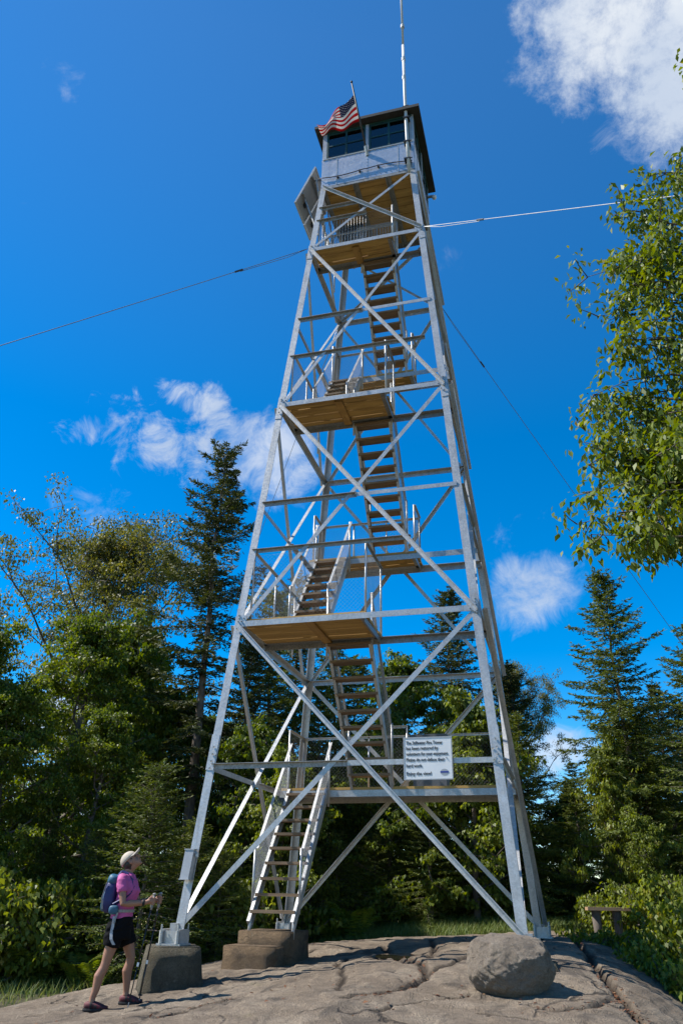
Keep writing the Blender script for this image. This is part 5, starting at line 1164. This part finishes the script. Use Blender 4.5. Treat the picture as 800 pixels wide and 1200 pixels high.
body = fused('body', b, 'skin', .0055, 3); body['label'] = 'bare tanned arms, legs and upturned face'
# clothes
c = MB(); torso(c, [(.045, 0, .885, .128, .172, 0), (.045, 0, .93, .122, .168, 0), (.052, 0, 1.0, .115, .158, 0), (.064, 0, 1.08, .113, .157, -.02), (.088, 0, 1.20, .132, .173, -.05), (.070, 0, 1.29, .120, .180, -.1), (.055, 0, 1.362, .084, .140, -.1), (.056, 0, 1.398, .058, .070, -.15)])
for s_, e_, sd in ((shR, elR, -1), (shL, elL, 1)): c.tube([s_+V(0, -sd*.05, .012), s_+(e_-s_)*.12, s_+(e_-s_)*.52, s_+(e_-s_)*.56], [.058, .062, .060, .058], 14)
wrinkle(fused('shirt', c, 'shirt', .008, 3), .012)
c = MB(); torso(c, [(.045, 0, .70, .125, .175, 0), (.045, 0, .80, .135, .18, 0), (.045, 0, .90, .128, .175, 0), (.048, 0, .955, .112, .158, 0)])
for h, k in ((hipR, kneeR), (hipL, kneeL)): c.tube([h+V(0, 0, .02), h+(k-h)*.3, h+(k-h)*.60], [.105, .104, .100], 16)
wrinkle(fused('shorts', c, 'shorts', .008, 3), .016)
c = MB(); pr = [(.0, .93), (-.004, .84), (-.01, .76), (.0, .70), (.035, .645)]
for i in range(4):
    (x0, z0_), (x1, z1_) = pr[i], pr[i+1]; yy0, yy1 = [-.176-.010*min(1, (.93-z)/.1) if z > .72 else -.205+.02*(.72-z)/.1 for z in (z0_, z1_)]
    c.add([(x0-.016, yy0-.014, z0_), (x0+.016, yy0-.014, z0_), (x1+.016, yy1-.014, z1_), (x1-.016, yy1-.014, z1_), (x0-.016, yy0+.03, z0_), (x0+.016, yy0+.03, z0_), (x1+.016, yy1+.03, z1_), (x1-.016, yy1+.03, z1_)],
          [(0, 3, 2, 1), (4, 5, 6, 7), (0, 4, 7, 3), (1, 2, 6, 5)])
c.build('side_stripe', 'stripe', hiker)
# cap and hair follow the tilt of the head
c = MB(); rs = []
for j in range(0, 8):
    t = j/7*math.pi/2; rs.append([HC+hd*(.030+.092*math.sin(t))+RH@V(.106*math.cos(t)*math.cos(a)-.012, .086*math.cos(t)*math.sin(a), 0) if t < 1.5 else HC+hd*.122+RH@V(.008*math.cos(a)-.012, .008*math.sin(a), 0) for a in np.arange(20)*2*math.pi/20])
c.rings(rs, cap=True); cap = c.build('cap', 'capm', hiker, smooth_=True)
c = MB(); top, bot = [], []
nb_ = 11
for i in range(nb_):
    a = (i/(nb_-1)-.5)*2.3; e = .072*math.cos(a)**.8*1.0
    p0 = HC+hd*.034+RH@V(.104*math.cos(a)-.012, .085*math.sin(a), 0); p1 = p0+hf*e+hd*(.012-.03*abs(math.sin(a))); top += [p0, p1]
c.add([p+hd*.003 for p in top]+[p-hd*.003 for p in top], [(2*i, 2*i+1, 2*i+3, 2*i+2) for i in range(nb_-1)]+[(2*nb_+2*i, 2*nb_+2*i+2, 2*nb_+2*i+3, 2*nb_+2*i+1) for i in range(nb_-1)]+[(2*i+1, 2*nb_+2*i+1, 2*nb_+2*i+3, 2*i+3) for i in range(nb_-1)])
c.build('brim', 'capm', cap, smooth_=True)
c = MB(); c.ellipsoid(HC-hd*.004-hf*.036, (.074, .082, .062), RH, 18, 12); c.ellipsoid(HC-hd*.050-hf*.055, (.036, .058, .040), RH); c.ellipsoid(HC+hd*.012+hf*.020, (.030, .080, .024), RH)
fused('hair', c, 'hair', .008, 2)
for sd in (-1, 1):
    c = MB(); c.ellipsoid(HC+hd*.006+hf*.070+V(0, sd*.030, 0), (.012, .014, .008), RH); c.build('eye', 'eye', hiker, smooth_=True)
c = MB(); c.ellipsoid(HC-hd*.060+hf*.088, (.008, .022, .008), RH); c.build('lips', 'lip', hiker, smooth_=True)
for f, zf in ((RF, 0), (LF, ZL)):
    X = V(f[0], f[1], zf); Y = V(0, 1, 0); Zv = V(0, 0, 1); c = MB()
    c.rings([ring(X+V(x, 0, z), Y, Zv, a_, b2) for x, z, a_, b2 in ((-.088, .050, .022, .030), (-.06, .052, .038, .042), (.0, .058, .042, .046), (.06, .050, .046, .038), (.12, .038, .048, .027), (.168, .032, .034, .018))])
    sh = c.build('shoe', 'shoe', hiker, smooth_=True)
    c = MB(); c.rings([ring(X+V(.035, 0, z), V(1, 0, 0), Y, a_, b2, 20, .8) for z, a_, b2 in ((-.004, .132, .044), (.012, .138, .050), (.028, .134, .047))]); c.build('sole', 'sole', sh)
    for x in (-.01, .045, .10):
        c = MB(); c.rings([ring(X+V(x+k, 0, .054-.2*max(0, x)), Y, Zv, .049-.03*max(0, x-.06), .046-.12*max(0, x)) for k in (-.010, .010)]); c.build('shoe_strap', 'sole', sh)
c = MB(); c.tube([elR+(wrR-elR)*.86, elR+(wrR-elR)*.97], [.034, .032], 12); c.build('wrist_band', 'sole', hiker, smooth_=True)

# trekking poles
def pole(g, tip, label):
    r = empty('trekking_pole', (0, 0, 0), label, 'trekking pole', 'trekking poles held by the hiker'); Mw = Matrix.Translation((HG[0], HG[1], Z0)) @ Matrix.Rotation(YAWH, 4, 'Z')
    w_ = Mw @ Vector(tip); r.location = w_; r.rotation_euler[2] = YAWH; d = unit(g-tip); L = np.linalg.norm(g-tip); top = L+.075
    m = MB(); m.tube([d*.05, d*.42], .0065, 8); m.tube([d*.42, d*.80], .008, 8); m.tube([d*.80, d*(top-.15)], .0095, 8); m.build('shaft', 'polem', r, smooth_=True)
    m = MB(); m.tube([d*(top-.17), d*(top-.14), d*(top-.02)], [.011, .016, .015], 10); m.ellipsoid(d*(top-.005), (.021, .018, .014)); m.build('grip', 'strap', r, smooth_=True)
    m = MB(); m.tube([V(0, 0, 0), d*.055], [.003, .007], 8); m.build('tip', 'galv', r)
    m = MB(); m.tube([d*.085, d*.092], .026, 12); m.build('basket', 'sole', r)
    for z in (.42, .80): m = MB(); m.tube([d*(z-.02), d*(z+.02)], .0125, 8); m.build('clamp', 'white' if z < .5 else 'polem', r)
pole(gR, tipR, 'dark trekking pole in the right hand of the person'); pole(gL, tipL, 'dark trekking pole in the left hand of the person')

# backpack
bk = empty('backpack', tuple(Matrix.Translation((HG[0], HG[1], Z0)) @ Matrix.Rotation(YAWH, 4, 'Z') @ Vector((-.10, 0, 0.93))), 'small blue and teal backpack on the back of the person', 'backpack', rz=YAWH)
BO = V(-.10, 0, .93)
def blob(name, c_, r, mat, ti=0, p=.7, parent=bk):
    m = MB(); rs = []; R3 = np.array([[math.cos(ti), 0, math.sin(ti)], [0, 1, 0], [-math.sin(ti), 0, math.cos(ti)]])
    for j in range(1, 12):
        t = math.pi*j/12; zz = -math.cos(t); zz = math.copysign(abs(zz)**.75, zz); q = math.sin(t)**.6
        rs.append([V(c_)-BO+R3@V(r[0]*q*math.copysign(abs(math.cos(a))**p, math.cos(a)), r[1]*q*math.copysign(abs(math.sin(a))**p, math.sin(a)), r[2]*zz) for a in np.arange(20)*2*math.pi/20])
    m.rings(rs); return m.build(name, mat, parent, smooth_=True)
blob('main_compartment', (-.105, 0, 1.14), (.074, .14, .185), 'packb', .10, .5); blob('lid', (-.088, 0, 1.305), (.075, .13, .065), 'packt', .25); blob('front_pocket', (-.158, 0, 1.09), (.040, .11, .120), 'packt', .12, .5)
blob('hip_pouch', (-.022, -.175, .995), (.056, .035, .048), 'packt')
for sd in (-1, 1):
    m = MB(); P_ = [V(-.06, sd*.085, 1.33), V(.0, sd*.098, 1.400), V(.075, sd*.10, 1.375), V(.135, sd*.105, 1.32), V(.155, sd*.115, 1.25), V(.135, sd*.148, 1.18), V(.06, sd*.175, 1.10), V(-.04, sd*.15, 1.05)]
    for i in range(len(P_)-1): m.bar(P_[i]-BO, P_[i+1]-BO, .012 if i > 3 else .040, .04 if i > 3 else .012, V(0, sd*.5, 1) if i < 2 else (1, 0, .3))
    m.build('shoulder_strap', 'packb' if sd < 0 else 'strap', bk)
m = MB()
for z, sc_ in ((.985, 1.0),):
    pts = ring((.045-BO[0], 0, z-BO[2]), V(1, 0, 0), V(0, 1, 0), .134, .178, 28)
    for i in range(28): m.bar(pts[i], pts[(i+1) % 28], .006, .030)
m.build('hip_belt', 'strap', bk)
for y in (-.075, .075):
    m = MB(); m.bar(V(-.15, y*1.8, 1.28)-BO, V(-.185, y*1.7, 1.12)-BO, .018, .006); m.bar(V(-.185, y*1.7, 1.12)-BO, V(-.165, y*1.7, 1.0)-BO, .018, .006); m.build('compression_strap', 'strap', bk)
m = MB(); m.bar(V(.03, -.19, .97)-BO, V(.0, -.20, .86)-BO, .006, .02, (1, 0, 0)); m.build('loose_strap', 'strap', bk)
